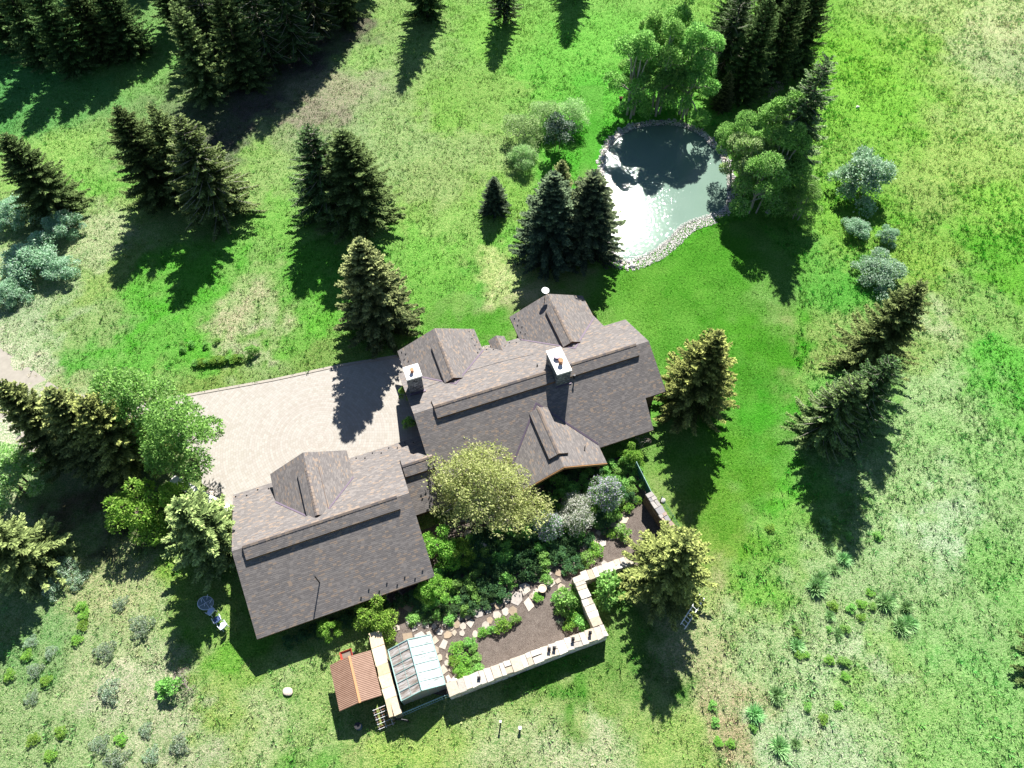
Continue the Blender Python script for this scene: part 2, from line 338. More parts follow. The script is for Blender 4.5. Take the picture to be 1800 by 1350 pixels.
n = NT('garden_soil'); s1 = n.noise(1.4, 7, .75); s2 = n.noise(30, 4, .8)
M['soil'] = n.set(n.mix(n.n('MapRange', {0: s2, 1: .42, 2: .62}).outputs[0], n.ramp(s1, [(.34, (.030, .021, .017)), (.5, (.058, .043, .036)), (.66, (.105, .084, .072))]), (.18, .155, .135)), .95, s2, .8, .06, spec=.05)
sheet('garden_soil', GARDEN_W, .018, M['soil'])

# pond
n = NT('pond_water')
wv = n.math('ADD', n.math('MULTIPLY', n.noise(5.5, 1, .5), .8), n.math('MULTIPLY', n.noise(13, 1, .5), .35))
M['water'] = n.set(n.mix(n.noise(.25, 3), (.105, .165, .130), (.14, .20, .162)), .05, wv, .68, .020, spec=.28, IOR=1.33)
sheet('pond_water', [(x, y) for x, y in POND_W], -.10, M['water'])

# ------------------------------------------------------------------ house
PIT = .49
house = empty('house', W(5, 28)); HL = house.location
tag(house, 'long timber house and garage under brown-grey shingled gable roofs beside the paved court', 'house')
def slab(mb, pts, along, th=.18, mt=0, ms=1, lift=0):
    P = [Vector((*p[:2], p[2]+lift)) for p in pts]
    nz = sum((P[i].x*P[(i+1) % len(P)].y-P[(i+1) % len(P)].x*P[i].y) for i in range(len(P)))
    if nz < 0: P = P[::-1]
    N = (P[1]-P[0]).cross(P[2]-P[0]).normalized()
    if N.z < 0: N = -N
    av = Vector((1, 0, 0)) if along == 'X' else Vector((0, 1, 0)); sv = N.cross(av).normalized(); sv = -sv if sv.z > 0 else sv
    top = [W(*p) for p in P]; bot = [W(p.x, p.y, p.z-th) for p in P]; k = len(P)
    mb.poly(top, mt, [(p.dot(av), p.dot(sv)) for p in P]); mb.poly(bot[::-1], ms)
    for i in range(k): mb.poly([bot[i], bot[(i+1) % k], top[(i+1) % k], top[i]], ms)
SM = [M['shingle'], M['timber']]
def ridge_vent(axis_, c, a0, a1, zr, pit, hw=1.0, rise=.25):
    m = MB()
    for s in (-1, 1):
        o = c+s*hw; zz = zr-hw*pit
        P = [(a0, c, zr), (a1, c, zr), (a1, o, zz), (a0, o, zz)] if axis_ == 'X' else [(c, a0, zr), (c, a1, zr), (o, a1, zz), (o, a0, zz)]
        slab(m, P, axis_, rise-.02, lift=rise)
    o = m.build('ridge_vent', SM, house, HL)
    k = MB(); n_ = int(abs(a1-a0)/.3); st = (a1-a0)/n_
    for i in range(n_):                                  # overlapping cap shingles along the ridge
        for s in (-1, 1):
            q = lambda t, u_, h_: W(a0+st*t, c+s*u_, zr+rise-u_*pit+h_) if axis_ == 'X' else W(c+s*u_, a0+st*t, zr+rise-u_*pit+h_)
            top = [q(i, 0, .03), q(i+1.0, 0, .045), q(i+1.0, .17, .045), q(i, .17, .03)]; bb = [q(i, 0, .004), q(i+1, 0, .004), q(i+1, .17, .004), q(i, .17, .004)]
            if ((top[1]-top[0]).cross(top[2]-top[0])).z < 0: top, bb = top[::-1], bb[::-1]
            k.hexa(bb, top, 0, random.choice([(.15, .12, .10), (.19, .15, .12), (.12, .105, .10)]))
    k.build('ridge_cap', [M['stone2']], o, HL)
M['stone2'] = attr_mat('cap_shingle', .9, .2, 8, .3)
random.seed(3)
zN = lambda y: 5.4-PIT*(y-25); zS = lambda y: 5.4-PIT*(25-y)
# garage
m = MB(); slab(m, [(x, y, zS(y)) for x, y in [(-14.45, 25), (-14.45, 18.6), (.05, 18.6), (.05, 25)]], 'X')
slab(m, [(x, y, zN(y)) for x, y in [(-14.45, 25), (.05, 25), (.05, 28.3), (2.45, 28.3), (2.45, 31.55), (-14.45, 31.55)]], 'X')
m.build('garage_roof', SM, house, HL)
ridge_vent('X', 25, -13.55, -1.0, 5.4, PIT)
m = MB(); zb = zN(28.3); slab(m, [(.02, 28.3, zb), (3.2, 28.3, zb), (3.2, 24.4, zb-PIT*3.9), (.02, 24.4, zb-PIT*3.9)], 'X')
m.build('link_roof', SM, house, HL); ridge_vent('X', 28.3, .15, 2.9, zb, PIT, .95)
# main
mN = lambda y: 5.6-PIT*(y-32); mS = lambda y: 5.6-PIT*(32-y)
m = MB(); slab(m, [(x, y, mS(y)) for x, y in [(2.43, 32), (2.43, 24.85), (22.95, 24.85), (23.2, 27.55), (25.3, 27.55), (25.3, 32)]], 'X')
slab(m, [(x, y, mN(y)) for x, y in [(2.43, 32), (25.3, 32), (25.3, 36.5), (22.95, 36.5), (22.95, 38.75), (2.43, 38.75)]], 'X')
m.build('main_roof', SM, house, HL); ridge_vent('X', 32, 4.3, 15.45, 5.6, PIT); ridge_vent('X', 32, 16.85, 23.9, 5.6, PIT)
def wing(xl, xc, xr, yf, ze, za, plane_y, vent, name):
    """gable wing running into a main slope; plane_y(z) gives where that slope has height z"""
    m = MB()
    for xe in (xl, xr): slab(m, [(xc, yf, za), (xe, yf, ze), (xe, plane_y(ze), ze), (xc, plane_y(za), za)], 'Y')
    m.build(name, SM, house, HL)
    ridge_vent('Y', xc, vent[0], vent[1], za, (za-ze)/(xr-xc), .9, .26)
    v = MB(); sg = 1 if yf > plane_y(za) else -1
    for xe in (xl, xr):                                     # valley flashing
        a, b = Vector((xc, plane_y(za), za+.012)), Vector((xe, plane_y(ze), ze+.012)); d = (b-a)
        s = Vector((.13*(1 if xe > xc else -1), 0, 0)); up = Vector((0, 0, .03))
        pit = (za-ze)/(xr-xc)
        q = [a, b, b+Vector((0, -sg*.22, PIT*.22)), a+Vector((0, -sg*.22, PIT*.22))]
        r_ = [a, b, b-Vector((s.x, 0, 0))+Vector((0, 0, .13*pit)), a-Vector((s.x, 0, 0))+Vector((0, 0, .13*pit))] if False else None
        Q = [W(*(p+Vector((0, 0, .004)))) for p in q]; T = [p+Vector((0, 0, .022)) for p in Q]
        if (T[1]-T[0]).cross(T[2]-T[0]).z < 0: Q, T = Q[::-1], T[::-1]
        v.hexa(Q, T)
    v.build('valley_flashing', M['flash'], house, HL)
yN = lambda z_: 32+(5.6-z_)/PIT; yS = lambda z_: 32-(5.6-z_)/PIT; yG = lambda z_: 25+(5.4-z_)/PIT
wing(3.02, 7.0, 10.97, 41.25, 2.4, 4.35, yN, (39.4, 35.0), 'wing_roof')
wing(14.8, 18.85, 22.87, 41.45, 2.4, 4.40, yN, (39.6, 35.0), 'wing_roof')
wing(-10.83, -7.46, -4.08, 31.75, 3.4, 5.3, yG, (30.1, 25.6), 'wing_roof')
wing(8.9, 13.2, 17.5, 23.2, 2.2, 4.5, yS, (24.4, 29.3), 'porch_roof')
# small entry gable on the north eave
wing(12.0, 12.7, 13.4, 39.25, 2.45, 2.85, yN, (39.1, 38.6), 'entry_roof') if False else None
m = MB()
for xe in (11.8, 13.5): slab(m, [(12.65, 39.35, 2.95), (xe, 39.35, 2.45), (xe, 38.4, 2.45), (12.65, 37.4, 2.95)], 'Y', .12)
m.build('entry_roof', SM, house, HL)
# walls: prisms under the roofs, inset from the eaves
def prism(name, prof, a0, a1, ax):
    m = MB(); f = (lambda t, a, z_: W(a, t, z_)) if ax == 'X' else (lambda t, a, z_: W(t, a, z_))
    A = [f(t, a0, z_) for t, z_ in prof]; B = [f(t, a1, z_) for t, z_ in prof]; k = len(prof)
    m.poly(A); m.poly(B[::-1])
    for i in range(k): m.poly([A[i], B[i], B[(i+1) % k], A[(i+1) % k]])
    return m.build(name, M['wall_timber'], house, HL)
def gable(y0, yr, y1, zr, p=PIT, d=.22): return [(y0, -.1), (y1, -.1), (y1, zr-p*abs(y1-yr)-d), (yr, zr-d), (y0, zr-p*abs(y0-yr)-d)]
prism('wall', gable(19.4, 25, 30.9, 5.4), -13.8, -.5, 'X')
prism('wall', gable(25.0, 28.3, 30.9, zb), -.5, 3.0, 'X')
prism('wall', gable(25.7, 32, 38.0, 5.6), 3.0, 22.4, 'X')
prism('wall', gable(28.2, 32, 36.0, 5.6), 22.4, 24.7, 'X')
prism('wall', gable(3.6, 7.0, 10.4, 4.35), 37.0, 40.6, 'Y')
prism('wall', gable(15.4, 18.85, 22.3, 4.40), 37.0, 40.8, 'Y')
prism('wall', gable(-10.4, -7.46, -4.5, 5.3, .56), 27.5, 31.2, 'Y')
prism('wall', gable(9.6, 13.2, 16.8, 4.5, .53), 24.6, 27.0, 'Y')
for x in (9.4, 17.0):
    m = MB(); m.box(W(x, 23.7), E1*.13, E2*.13, (0, 0, 2.0)); m.build('porch_post', M['timber'], house, HL)
for xe, ze in ((8.9, 2.2), (17.5, 2.2)):                # barge boards on the porch gable
    m = MB(); A, B = (13.2, 4.5), (xe, ze)
    t = [W(A[0], 23.16, A[1]+.02), W(B[0], 23.16, B[1]+.02)]; q = [W(A[0], 23.16, A[1]-.30), W(B[0], 23.16, B[1]-.30)]
    off = -E2*.06; f_ = [q[0], q[1], t[1], t[0]]; g_ = [p+off for p in f_]
    m.hexa(f_, g_); m.build('barge_board', simple('barge_board', (.24, .13, .055), .6, .3, 4) if xe < 10 else bpy.data.materials['barge_board'], house, HL)
def window(c, ax, wd, ht, nrm):
    f = MB(); A = ax*wd/2; c = Vector(c)
    for s in (-1, 1): f.box(c+ax*s*(wd/2), ax*.05, nrm*.05, (0, 0, ht))
    f.box(c, A-ax*.05, nrm*.05, (0, 0, .08)); f.box(c+Vector((0, 0, ht-.08)), A-ax*.05, nrm*.05, (0, 0, .08)); f.box(c+Vector((0, 0, .08)), ax*.03, nrm*.04, (0, 0, ht-.16))
    fo = f.build('window', M['timber'], house, HL)
    g = MB(); g.box(c+Vector((0, 0, .08)), A-ax*.05, nrm*.015, (0, 0, ht-.16)); g.build('pane', M['glass'], fo, HL)
for x in (10.8, 12.5, 14.2, 15.7): window(W(x, 24.58, .5), E1, 1.3, 1.5, -E2)
for x in (-11.5, -8.0, -4.0): window(W(x, 19.38, .8), E1, 1.2, 1.0, -E2)
for x in (5.0, 7.2, 19.0, 21.0): window(W(x, 25.68, .7), E1, 1.3, 1.1, -E2)
for y in (30.0, 33.5): window(W(24.72, y, .9), E2, 1.3, 1.3, E1)
for y in (22.5, 27.0): window(W(-13.82, y, .9), E2, 1.2, 1.1, -E1)
for x in (5.4, 8.6, 17.2, 20.5): window(W(x, 40.62 if x < 12 else 40.82, .8), E1, 1.3, 1.3, E2)
m = MB(); m.box(W(-9.0, 31.23), E1*1.3, E2*.03, (0, 0, 2.05)); m.build('garage_door', M['timber'], house, HL)
m = MB(); m.box(W(-5.95, 31.23), E1*1.3, E2*.03, (0, 0, 2.05)); m.build('garage_door', M['timber'], house, HL)
# chimneys
def chimney(x0, x1, y0, y1, zt, pots):
    m = MB(); m.box(W((x0+x1)/2, (y0+y1)/2, 0), E1*(x1-x0)/2, E2*(y1-y0)/2, (0, 0, zt-.18)); c = m.build('chimney', M['chim'], house, HL)
    k = MB(); k.box(W((x0+x1)/2, (y0+y1)/2, zt-.18), E1*((x1-x0)/2+.07), E2*((y1-y0)/2+.07), (0, 0, .18)); k.build('cap', M['cap'], c, HL, .02)
    for (px_, py_, rr_, hh, mt) in pots:
        p = MB(); p.bar(W(px_, py_, zt), W(px_, py_, zt+hh), rr_, 0, 14, rr_*.85); p.bar(W(px_, py_, zt+hh), W(px_, py_, zt+hh+.07), rr_*1.15, 0, 14, rr_*1.15); p.build('flue_pot', mt, c, HL)
    f = MB(); f.box(W((x0+x1)/2, y0-.1, 4.35 if x0 < 5 else 4.9), E1*((x1-x0)/2+.12), E2*.1, (0, 0, .05)); f.build('flashing', M['flash'], c, HL)
chimney(15.50, 16.80, 30.75, 33.35, 6.95, [(16.1, 32.4, .27, .22, M['metal_dark2'] if 'metal_dark2' in M else M['flash']), (16.2, 31.75, .2, .42, M['clay'])])
chimney(2.83, 4.1, 34.85, 36.15, 6.8, [(3.45, 35.5, .16, .32, M['clay'])])
# vent pipes, snow guards, antenna
def pipe(x, y, z0, h, r=.05):
    m = MB(); m.bar(W(x, y, z0-.1), W(x, y, z0+h), r, 0, 8); m.bar(W(x, y, z0+h), W(x, y, z0+h+.04), r*1.5, 0, 8); m.build('vent_pipe', M['metal_dark'], house, HL)
pipe(-8.75, 20.9, zS(20.9), 1.75, .05); pipe(17.3, 30.9, mS(30.9), .5, .07); pipe(14.6, 33.3, mN(33.3), .45, .06); pipe(16.0, 24.9, 3.02, .35, .05)
guards = [(-14.2+.95*i, 31.2-.3*(i % 2), zN) for i in range(4)]+[(-3.5+.75*i, 31.25-.35*(i % 2), zN) for i in range(8)]+[(-6+.75*i, 18.95+.35*(i % 2), zS) for i in range(8)]+[(11.3+.6*i, 38.4-.35*(i % 2), mN) for i in range(7)]
for x, y, fz in guards:
    m = MB(); m.box(W(x, y, fz(y)+.005), E1*.055, E2*.03, (0, 0, .11)); m.build('snow_guard', M['metal_dark'], house, HL)
for i in range(7):
    y = 40.9-.45*i; m = MB(); m.box(W(10.5+(.2 if i % 2 else -.15), y, 2.4+(10.97-10.5-(.2 if i % 2 else -.15))*.49+.005), E1*.03, E2*.055, (0, 0, .11)); m.build('snow_guard', M['metal_dark'], house, HL)
    x = 3.4+(.3 if i % 2 else 0); m = MB(); m.box(W(x, y, 2.4+(x-3.02)*.49+.005), E1*.03, E2*.055, (0, 0, .11)); m.build('snow_guard', M['metal_dark'], house, HL)
    x = 15.2+(.3 if i % 2 else 0); m = MB(); m.box(W(x, y+.1, 2.4+(x-14.8)*.49+.005), E1*.03, E2*.055, (0, 0, .11)); m.build('snow_guard', M['metal_dark'], house, HL)
# roof seam wires (heating cable) along the north slope
m = MB(); pts = [W(x, 35.2+.55*math.sin((x-4)/12*math.pi), mN(35.2+.55*math.sin((x-4)/12*math.pi))+.02) for x in np.linspace(4.6, 15.0, 14)]
for a_, b_ in zip(pts, pts[1:]): m.bar(a_, b_, .018, 0, 5)
m.build('roof_cable', M['metal_dark'], house, HL)

# satellite dish on the north gable
dp = W(18.55, 41.3, 4.4); dish = empty('satellite_dish', dp)
tag(dish, 'white round satellite dish on a short mast at the roof peak by the tall spruces', 'satellite dish')
m = MB(); m.bar(dp-Vector((0, 0, .1)), dp+Vector((0, 0, .75)), .04); m.build('mast', M['metal_dark'], dish, dp)
m = MB(); nn = Vector((.1, -.12, 1)).normalized(); a_ = nn.orthogonal().normalized(); b_ = nn.cross(a_); c0 = dp+Vector((0, 0, .8)); R = 14
ring = lambda r_, d_: [c0+nn*d_+(a_*math.cos(2*math.pi*k/R)+b_*math.sin(2*math.pi*k/R))*r_ for k in range(R)]
m.hexa(ring(.22, -.06), ring(.38, .03)); m.poly(ring(.33, .036)); m.build('dish', simple('dish_white', (.75, .75, .76), .4, .04, 3), dish, dp)

# ------------------------------------------------------------------ shed, greenhouse, garden walls
shed = empty('shed', W(-7.98, 13.15)); SL = shed.location; tag(shed, 'small shed with a rusty copper corrugated gable roof', 'shed')
n = NT('rust_roof'); uvx = n.n('SeparateXYZ', {0: n.n('UVMap').outputs[0]}); ws = n.math('SINE', n.math('MULTIPLY', uvx.outputs[0], 2*math.pi/.13))
M['rustroof'] = n.set(n.mix(n.math('MULTIPLY_ADD', ws, .16, .22), n.ramp(n.noise(2.5, 5, .65), [(.3, (.155, .094, .064)), (.7, (.225, .145, .104))]), (.14, .058, .032)), .6, ws, .7, .02, spec=.3)
M['shedtrim'] = simple('shed_trim', (.36, .19, .09), .6, .15, 4)
m = MB()
for xe in (-9.62, -6.36): slab(m, [(-7.96, 11.42, 2.2), (-7.96, 14.9, 2.2), (xe, 14.9, 1.72), (xe, 11.42, 1.72)], 'Y', .06)
m.build('roof', [M['rustroof'], M['shedtrim']], shed, SL)
m = MB(); m.box(W(-7.96, 13.16, 2.19), E1*.09, E2*1.77, (0, 0, .05)); m.build('ridge_cap', M['shedtrim'], shed, SL)
m = MB(); prof = [(-9.25, -.05), (-6.7, -.05), (-6.7, 1.72), (-7.96, 2.1), (-9.25, 1.72)]
A = [W(t, 11.9, z_) for t, z_ in prof]; B = [W(t, 14.6, z_) for t, z_ in prof]; m.poly(A); m.poly(B[::-1])
for i in range(5): m.poly([A[i], B[i], B[(i+1) % 5], A[(i+1) % 5]])
m.build('wall', simple('shed_wall', (.30, .30, .27), .8, .2, 3), shed, SL)
m = MB(); m.box(W(-7.6, 11.86, 0), E1*.45, E2*.03, (0, 0, 1.6)); m.build('door', M['timber'], shed, SL)

gh = empty('greenhouse', W(-3.35, 12.4)); GL = gh.location; tag(gh, 'small gabled greenhouse with milky panels and pale teal frame by the thick pale wall', 'greenhouse')
def panel_mat(name, a, b):
    n = NT(name); tc = n.n('UVMap').outputs[0]; mp = n.n('Mapping', {0: tc, 3: (6.0, .7, 1)}).outputs[0]
    f = n.noise(1.3, 4, .6, mp); n.set(n.ramp(f, [(.30, tuple(x*.45 for x in b)), (.45, b), (.6, a)]), .35, spec=.4)
    tr = n.n('BsdfTransparent'); mx = n.n('MixShader', {0: .12, 1: n.b.outputs[0], 2: tr.outputs[0]}); n.t.links.new(mx.outputs[0], n.t.nodes['Material Output'].inputs[0]); return n.mat
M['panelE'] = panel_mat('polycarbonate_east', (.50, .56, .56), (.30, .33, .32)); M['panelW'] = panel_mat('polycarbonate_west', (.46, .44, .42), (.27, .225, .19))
x0, x1, xc, y0, y1, ze, zr = -5.05, -1.6, -3.33, 10.5, 14.4, 1.9, 2.9
for xe, mt in ((x0, M['panelW']), (x1, M['panelE'])):
    m = MB(); slab(m, [(xc, y0, zr), (xc, y1, zr), (xe, y1, ze), (xe, y0, ze)], 'Y', .02, 0, 0); m.build('roof_panel', mt, gh, GL)
fr_ = MB()
for xe in (x0, x1):
    for k in range(7):
        y = y0+(y1-y0)*k/6; fr_.bar(W(xe, y, ze+.03), W(xc, y, zr+.03), .022 if 0 < k < 6 else .04, 0, 4)
    fr_.bar(W(xe, y0, ze+.02), W(xe, y1, ze+.02), .05, 0, 4); fr_.bar(W((xe+xc)/2, y0, (ze+zr)/2+.025), W((xe+xc)/2, y1, (ze+zr)/2+.025), .014, 0, 4)
    for y in (y0, y1): fr_.bar(W(xe, y, 0), W(xe, y, ze), .04, 0, 4)
fr_.bar(W(xc, y0, zr+.05), W(xc, y1, zr+.05), .05, 0, 4)
for k in range(1, 5):
    x = x0+(x1-x0)*k/5; zt = zr-abs(x-xc)/(x1-xc)*(zr-ze)
    for y in (y0-.01, y1+.01): fr_.bar(W(x, y, 0), W(x, y, zt), .025, 0, 4)
fr_.build('frame', M['tealwood'], gh, GL)
for y in (y0, y1):
    m = MB(); P = [W(x0, y, .05), W(x1, y, .05), W(x1, y, ze), W(xc, y, zr), W(x0, y, ze)]; Q = [p+E2*.015 for p in P]; m.hexa(P, Q); m.build('gable_panel', M['panelW'], gh, GL)
for x in (x0, x1):
    m = MB(); m.box(W(x, (y0+y1)/2, .05), E1*.01, E2*(y1-y0)/2, (0, 0, ze-.05)); m.build('side_panel', M['panelW'], gh, GL)

STC = [(.46, .39, .30), (.52, .46, .38), (.40, .30, .19), (.54, .50, .43), (.46, .36, .24), (.36, .32, .27), (.50, .44, .35)]
def stone_wall(label, p, q, width, h0, h1, cw=.65, capc=STC, faces=STC, seed=1, loc_=None, h_gap=True):
    """dry-stacked wall between two house-axis points: core, coursed face stones, irregular capstones"""
    rnd = random.Random(seed); a, b = W(*p), W(*q); d = (b-a); L = d.length; d.normalize(); nrm = Vector((-d.y, d.x, 0))
    root = empty('stone_wall', (a+b)/2); tag(root, label, 'stone wall'); RL = root.location; ht = lambda t: h0+(h1-h0)*t/L
    m = MB(); k = MB()
    m.hexa([a-nrm*(width/2-.07), b-nrm*(width/2-.07), b+nrm*(width/2-.07), a+nrm*(width/2-.07)], [a-nrm*(width/2-.07)+Vector((0, 0, h0-.12)), b-nrm*(width/2-.07)+Vector((0, 0, h1-.12)), b+nrm*(width/2-.07)+Vector((0, 0, h1-.12)), a+nrm*(width/2-.07)+Vector((0, 0, h0-.12))])
    m.build('core', M['core'], root, RL)
    for s in (-1, 1):
        zz = 0
        while zz < max(h0, h1)-.16:
            rh = rnd.uniform(.10, .2); t = -.05
            while t < L:
                wl = rnd.uniform(.2, .6); wl = min(wl, L+.05-t)
                if wl < .06: break
                if zz+rh < ht(min(max(t+wl/2, 0), L))-.06:
                    dep = rnd.uniform(.07, .13); c = rnd.choice(faces); f = rnd.uniform(.75, 1.15)
                    k.box(a+d*(t+wl/2)+nrm*s*(width/2-.10+dep/2)+Vector((0, 0, zz+.008)), d*(wl/2-.012), nrm*(.10), Vector((0, 0, rh-.014)), 0, tuple(x*f for x in c), rnd.uniform(.9, 1))
                t += wl
            zz += rh
    for e, o in ((a, -1), (b, 1)):
        zz = 0; hh = h0 if o < 0 else h1
        while zz < hh-.2:
            rh = rnd.uniform(.11, .2); t = -width/2+.02
            while t < width/2-.1:
                wl = min(rnd.uniform(.25, .5), width/2-t)
                k.box(e+d*o*.0+nrm*(t+wl/2)+Vector((0, 0, zz)), d*rnd.uniform(.05, .10), nrm*(wl/2-.01), (0, 0, rh-.015), 0, (lambda f_: tuple(x*f_ for x in rnd.choice(faces)))(rnd.uniform(.75, 1.1)), .95); t += wl
            zz += rh
    k.build('face_stones', M['stone'], root, RL)
    c = MB(); t = -.05
    while t < L+.02:
        wl = min(rnd.uniform(cw*.6, cw*1.4), L+.08-t)
        if wl < .12: break
        splits = [(-width/2-.06, width/2+.06)] if rnd.random() < .62 else [(-width/2-.05, rnd.uniform(-.15, .15)*width), None]
        if splits[-1] is None: splits[1] = (splits[0][1]+.02, width/2+.06)
        for (n0, n1) in splits:
            j = lambda s_=.035: rnd.uniform(-s_, s_); zt = rnd.uniform(-.02, .05)
            z0 = ht(min(max(t+wl/2, 0), L))-.13
            bb = [a+d*(t+.012+j(.02))+nrm*(n0+j(.05)), a+d*(t+wl-.012+j(.02))+nrm*(n0+j(.05)), a+d*(t+wl-.012+j(.02))+nrm*(n1+j(.05)), a+d*(t+.012+j(.02))+nrm*(n1+j(.05))]
            bb = [p_+Vector((0, 0, z0)) for p_ in bb]; tp = [p_+Vector((j(.01), j(.01), .13+zt+j(.012))) for p_ in bb]
            c.hexa(bb, tp, 0, (lambda f_: tuple(x*f_ for x in rnd.choice(capc)))(rnd.uniform(.8, 1.12)))
        t += wl
    c.build('capstones', M['stone'], root, RL, .018); return root
CAPC = [(.40, .36, .30), (.43, .40, .35), (.37, .315, .24), (.42, .385, .335), (.385, .33, .26), (.34, .31, .27), (.45, .42, .37)]
stone_wall('long thick tan stone garden wall with the wide irregular cap facing the open grass', (-1.5, 10.05), (11.55, 10.05), .85, 1.85, 1.55, .6, CAPC, [(.66, .58, .47), (.70, .63, .53), (.58, .46, .32), (.72, .67, .58), (.52, .45, .36)], seed=2)  # face stones lightened: their colour makes up for missing bounce light
stone_wall('tan stone garden wall returning uphill from the outer corner beside the mulch bed', (11.15, 10.62), (11.15, 14.75), .75, 1.5, 1.6, .55, CAPC, seed=3)
stone_wall('short tan stone wall half hidden under the yellow-tipped spruce', (11.55, 14.65), (16.2, 14.65), .7, 1.4, 1.3, .6, CAPC, seed=4)
stone_wall('grey-capped dark stone wall running down from the green panel fence', (19.9, 19.4), (20.55, 14.75), .6, 1.75, 1.6, .5, [(.225, .210, .195), (.300, .277, .255), (.195, .188, .188), (.270, .203, .165)], [(.16, .10, .06), (.20, .14, .09), (.12, .08, .05)], seed=5)
stone_wall('thick pale sandstone retaining wall between rusty shed and greenhouse', (-5.78, 9.8), (-5.78, 16.2), .85, 1.45, 1.45, 1.1, [(.465, .390, .285), (.495, .435, .345), (.435, .345, .232)], [(.315, .270, .203), (.270, .217, .150), (.210, .165, .112)], seed=6)
wl = empty('retaining_wall', at(360, 878)); RL = wl.location; tag(wl, 'white topped retaining wall edge running from garage corner under the leafy trees', 'retaining wall')
a_, b_ = at(302, 842, .9), at(405, 898, .9); d = (b_-a_).normalized(); nn = Vector((-d.y, d.x, 0))
m = MB(); m.box(((a_+b_)/2).xy.to_3d(), (b_-a_)/2, nn*.32, (0, 0, .78)); m.build('wall_body', M['core'], wl, RL)
m = MB(); m.box(((a_+b_)/2).xy.to_3d()+Vector((0, 0, .78)), (b_-a_)/2+d*.05, nn*.42, (0, 0, .12)); m.build('coping', M['cap'], wl, RL, .015)

# flagstone path
rnd = random.Random(11); m = MB()
def flag(c, r, rot, col):
    k = rnd.randint(4, 6); P = []
    for i in range(k):
        t = rot+2*math.pi*(i+rnd.uniform(-.22, .22))/k; rr_ = r*rnd.uniform(.82, 1.12); P.append(Vector((c.x+math.cos(t)*rr_, c.y+math.sin(t)*rr_, .022)))
    h_ = rnd.uniform(.03, .06); m.hexa(P, [p_*1+Vector((0, 0, h_)) for p_ in P], 0, col)
done = []
def path(pts, width, cols):
    W_ = [at(*p) for p in pts]
    for a, b in zip(W_, W_[1:]):
        L = (b-a).length; d = (b-a)/L; nn = Vector((-d.y, d.x, 0))
        for _ in range(int(L*width*60)):
            c = a+d*rnd.uniform(0, L)+nn*rnd.uniform(-width/2, width/2); r = rnd.uniform(.26, .60)
            if all((c-q).length > (r+s)*.84 for q, s in done): done.append((c, r)); flag(c, r, rnd.uniform(0, 6), (lambda f_: tuple(x*f_ for x in rnd.choice(cols)))(rnd.uniform(.75, 1.15)))
FC = [(.317, .266, .209), (.288, .259, .223), (.346, .302, .252), (.259, .202, .144), (.324, .295, .266)]
path([(672, 1000), (690, 1055), (715, 1100), (775, 1108), (835, 1098), (880, 1068), (932, 1042), (962, 1008), (990, 985), (1032, 966), (1075, 930), (1092, 900)], 1.7, FC)
path([(775, 1115), (772, 1145), (790, 1185), (800, 1205)], 1.1, FC); path([(955, 1030), (990, 1020), (970, 1010)], 1.0, FC); path([(1040, 975), (1064, 998), (1066, 1015)], .5, FC)
m.build('garden_path', M['stone'])['kind'] = 'structure'

# ------------------------------------------------------------------ trees
UP = np.array([0, 0, 1.0])
def kites(P, T, L, Wd, rs, roll=.6):
    """leaf-shaped quads from base points P along unit directions T"""
    S = np.cross(T, UP); S /= np.maximum(np.linalg.norm(S, axis=1), 1e-6)[:, None]; Nn = np.cross(S, T)
    a = rs.uniform(-roll, roll, len(P))[:, None]; S = S*np.cos(a)+Nn*np.sin(a)
    L, Wd = L[:, None], Wd[:, None]; V = np.empty((len(P), 4, 3))
    V[:, 0] = P; V[:, 1] = P+T*L*.45+S*Wd*.5; V[:, 2] = P+T*L; V[:, 3] = P+T*L*.45-S*Wd*.5
    return V.reshape(-1, 3)
def quads(n): return np.arange(n*4, dtype=np.int32).reshape(-1, 4)
def norm(A): return A/np.maximum(np.linalg.norm(A, axis=-1, keepdims=True), 1e-9)
def trunk_mesh(name, pts, radii, mat, n=7):
    V, F = [], []
    for i, (p, r) in enumerate(zip(pts, radii)):
        for k in range(n): V.append((p[0]+math.cos(k*2*math.pi/n)*r, p[1]+math.sin(k*2*math.pi/n)*r, p[2]))
        if i:
            for k in range(n): a = (i-1)*n; F.append((a+k, a+(k+1) % n, a+n+(k+1) % n, a+n+k))
    return np_mesh(name, V, F, None, [mat], True)
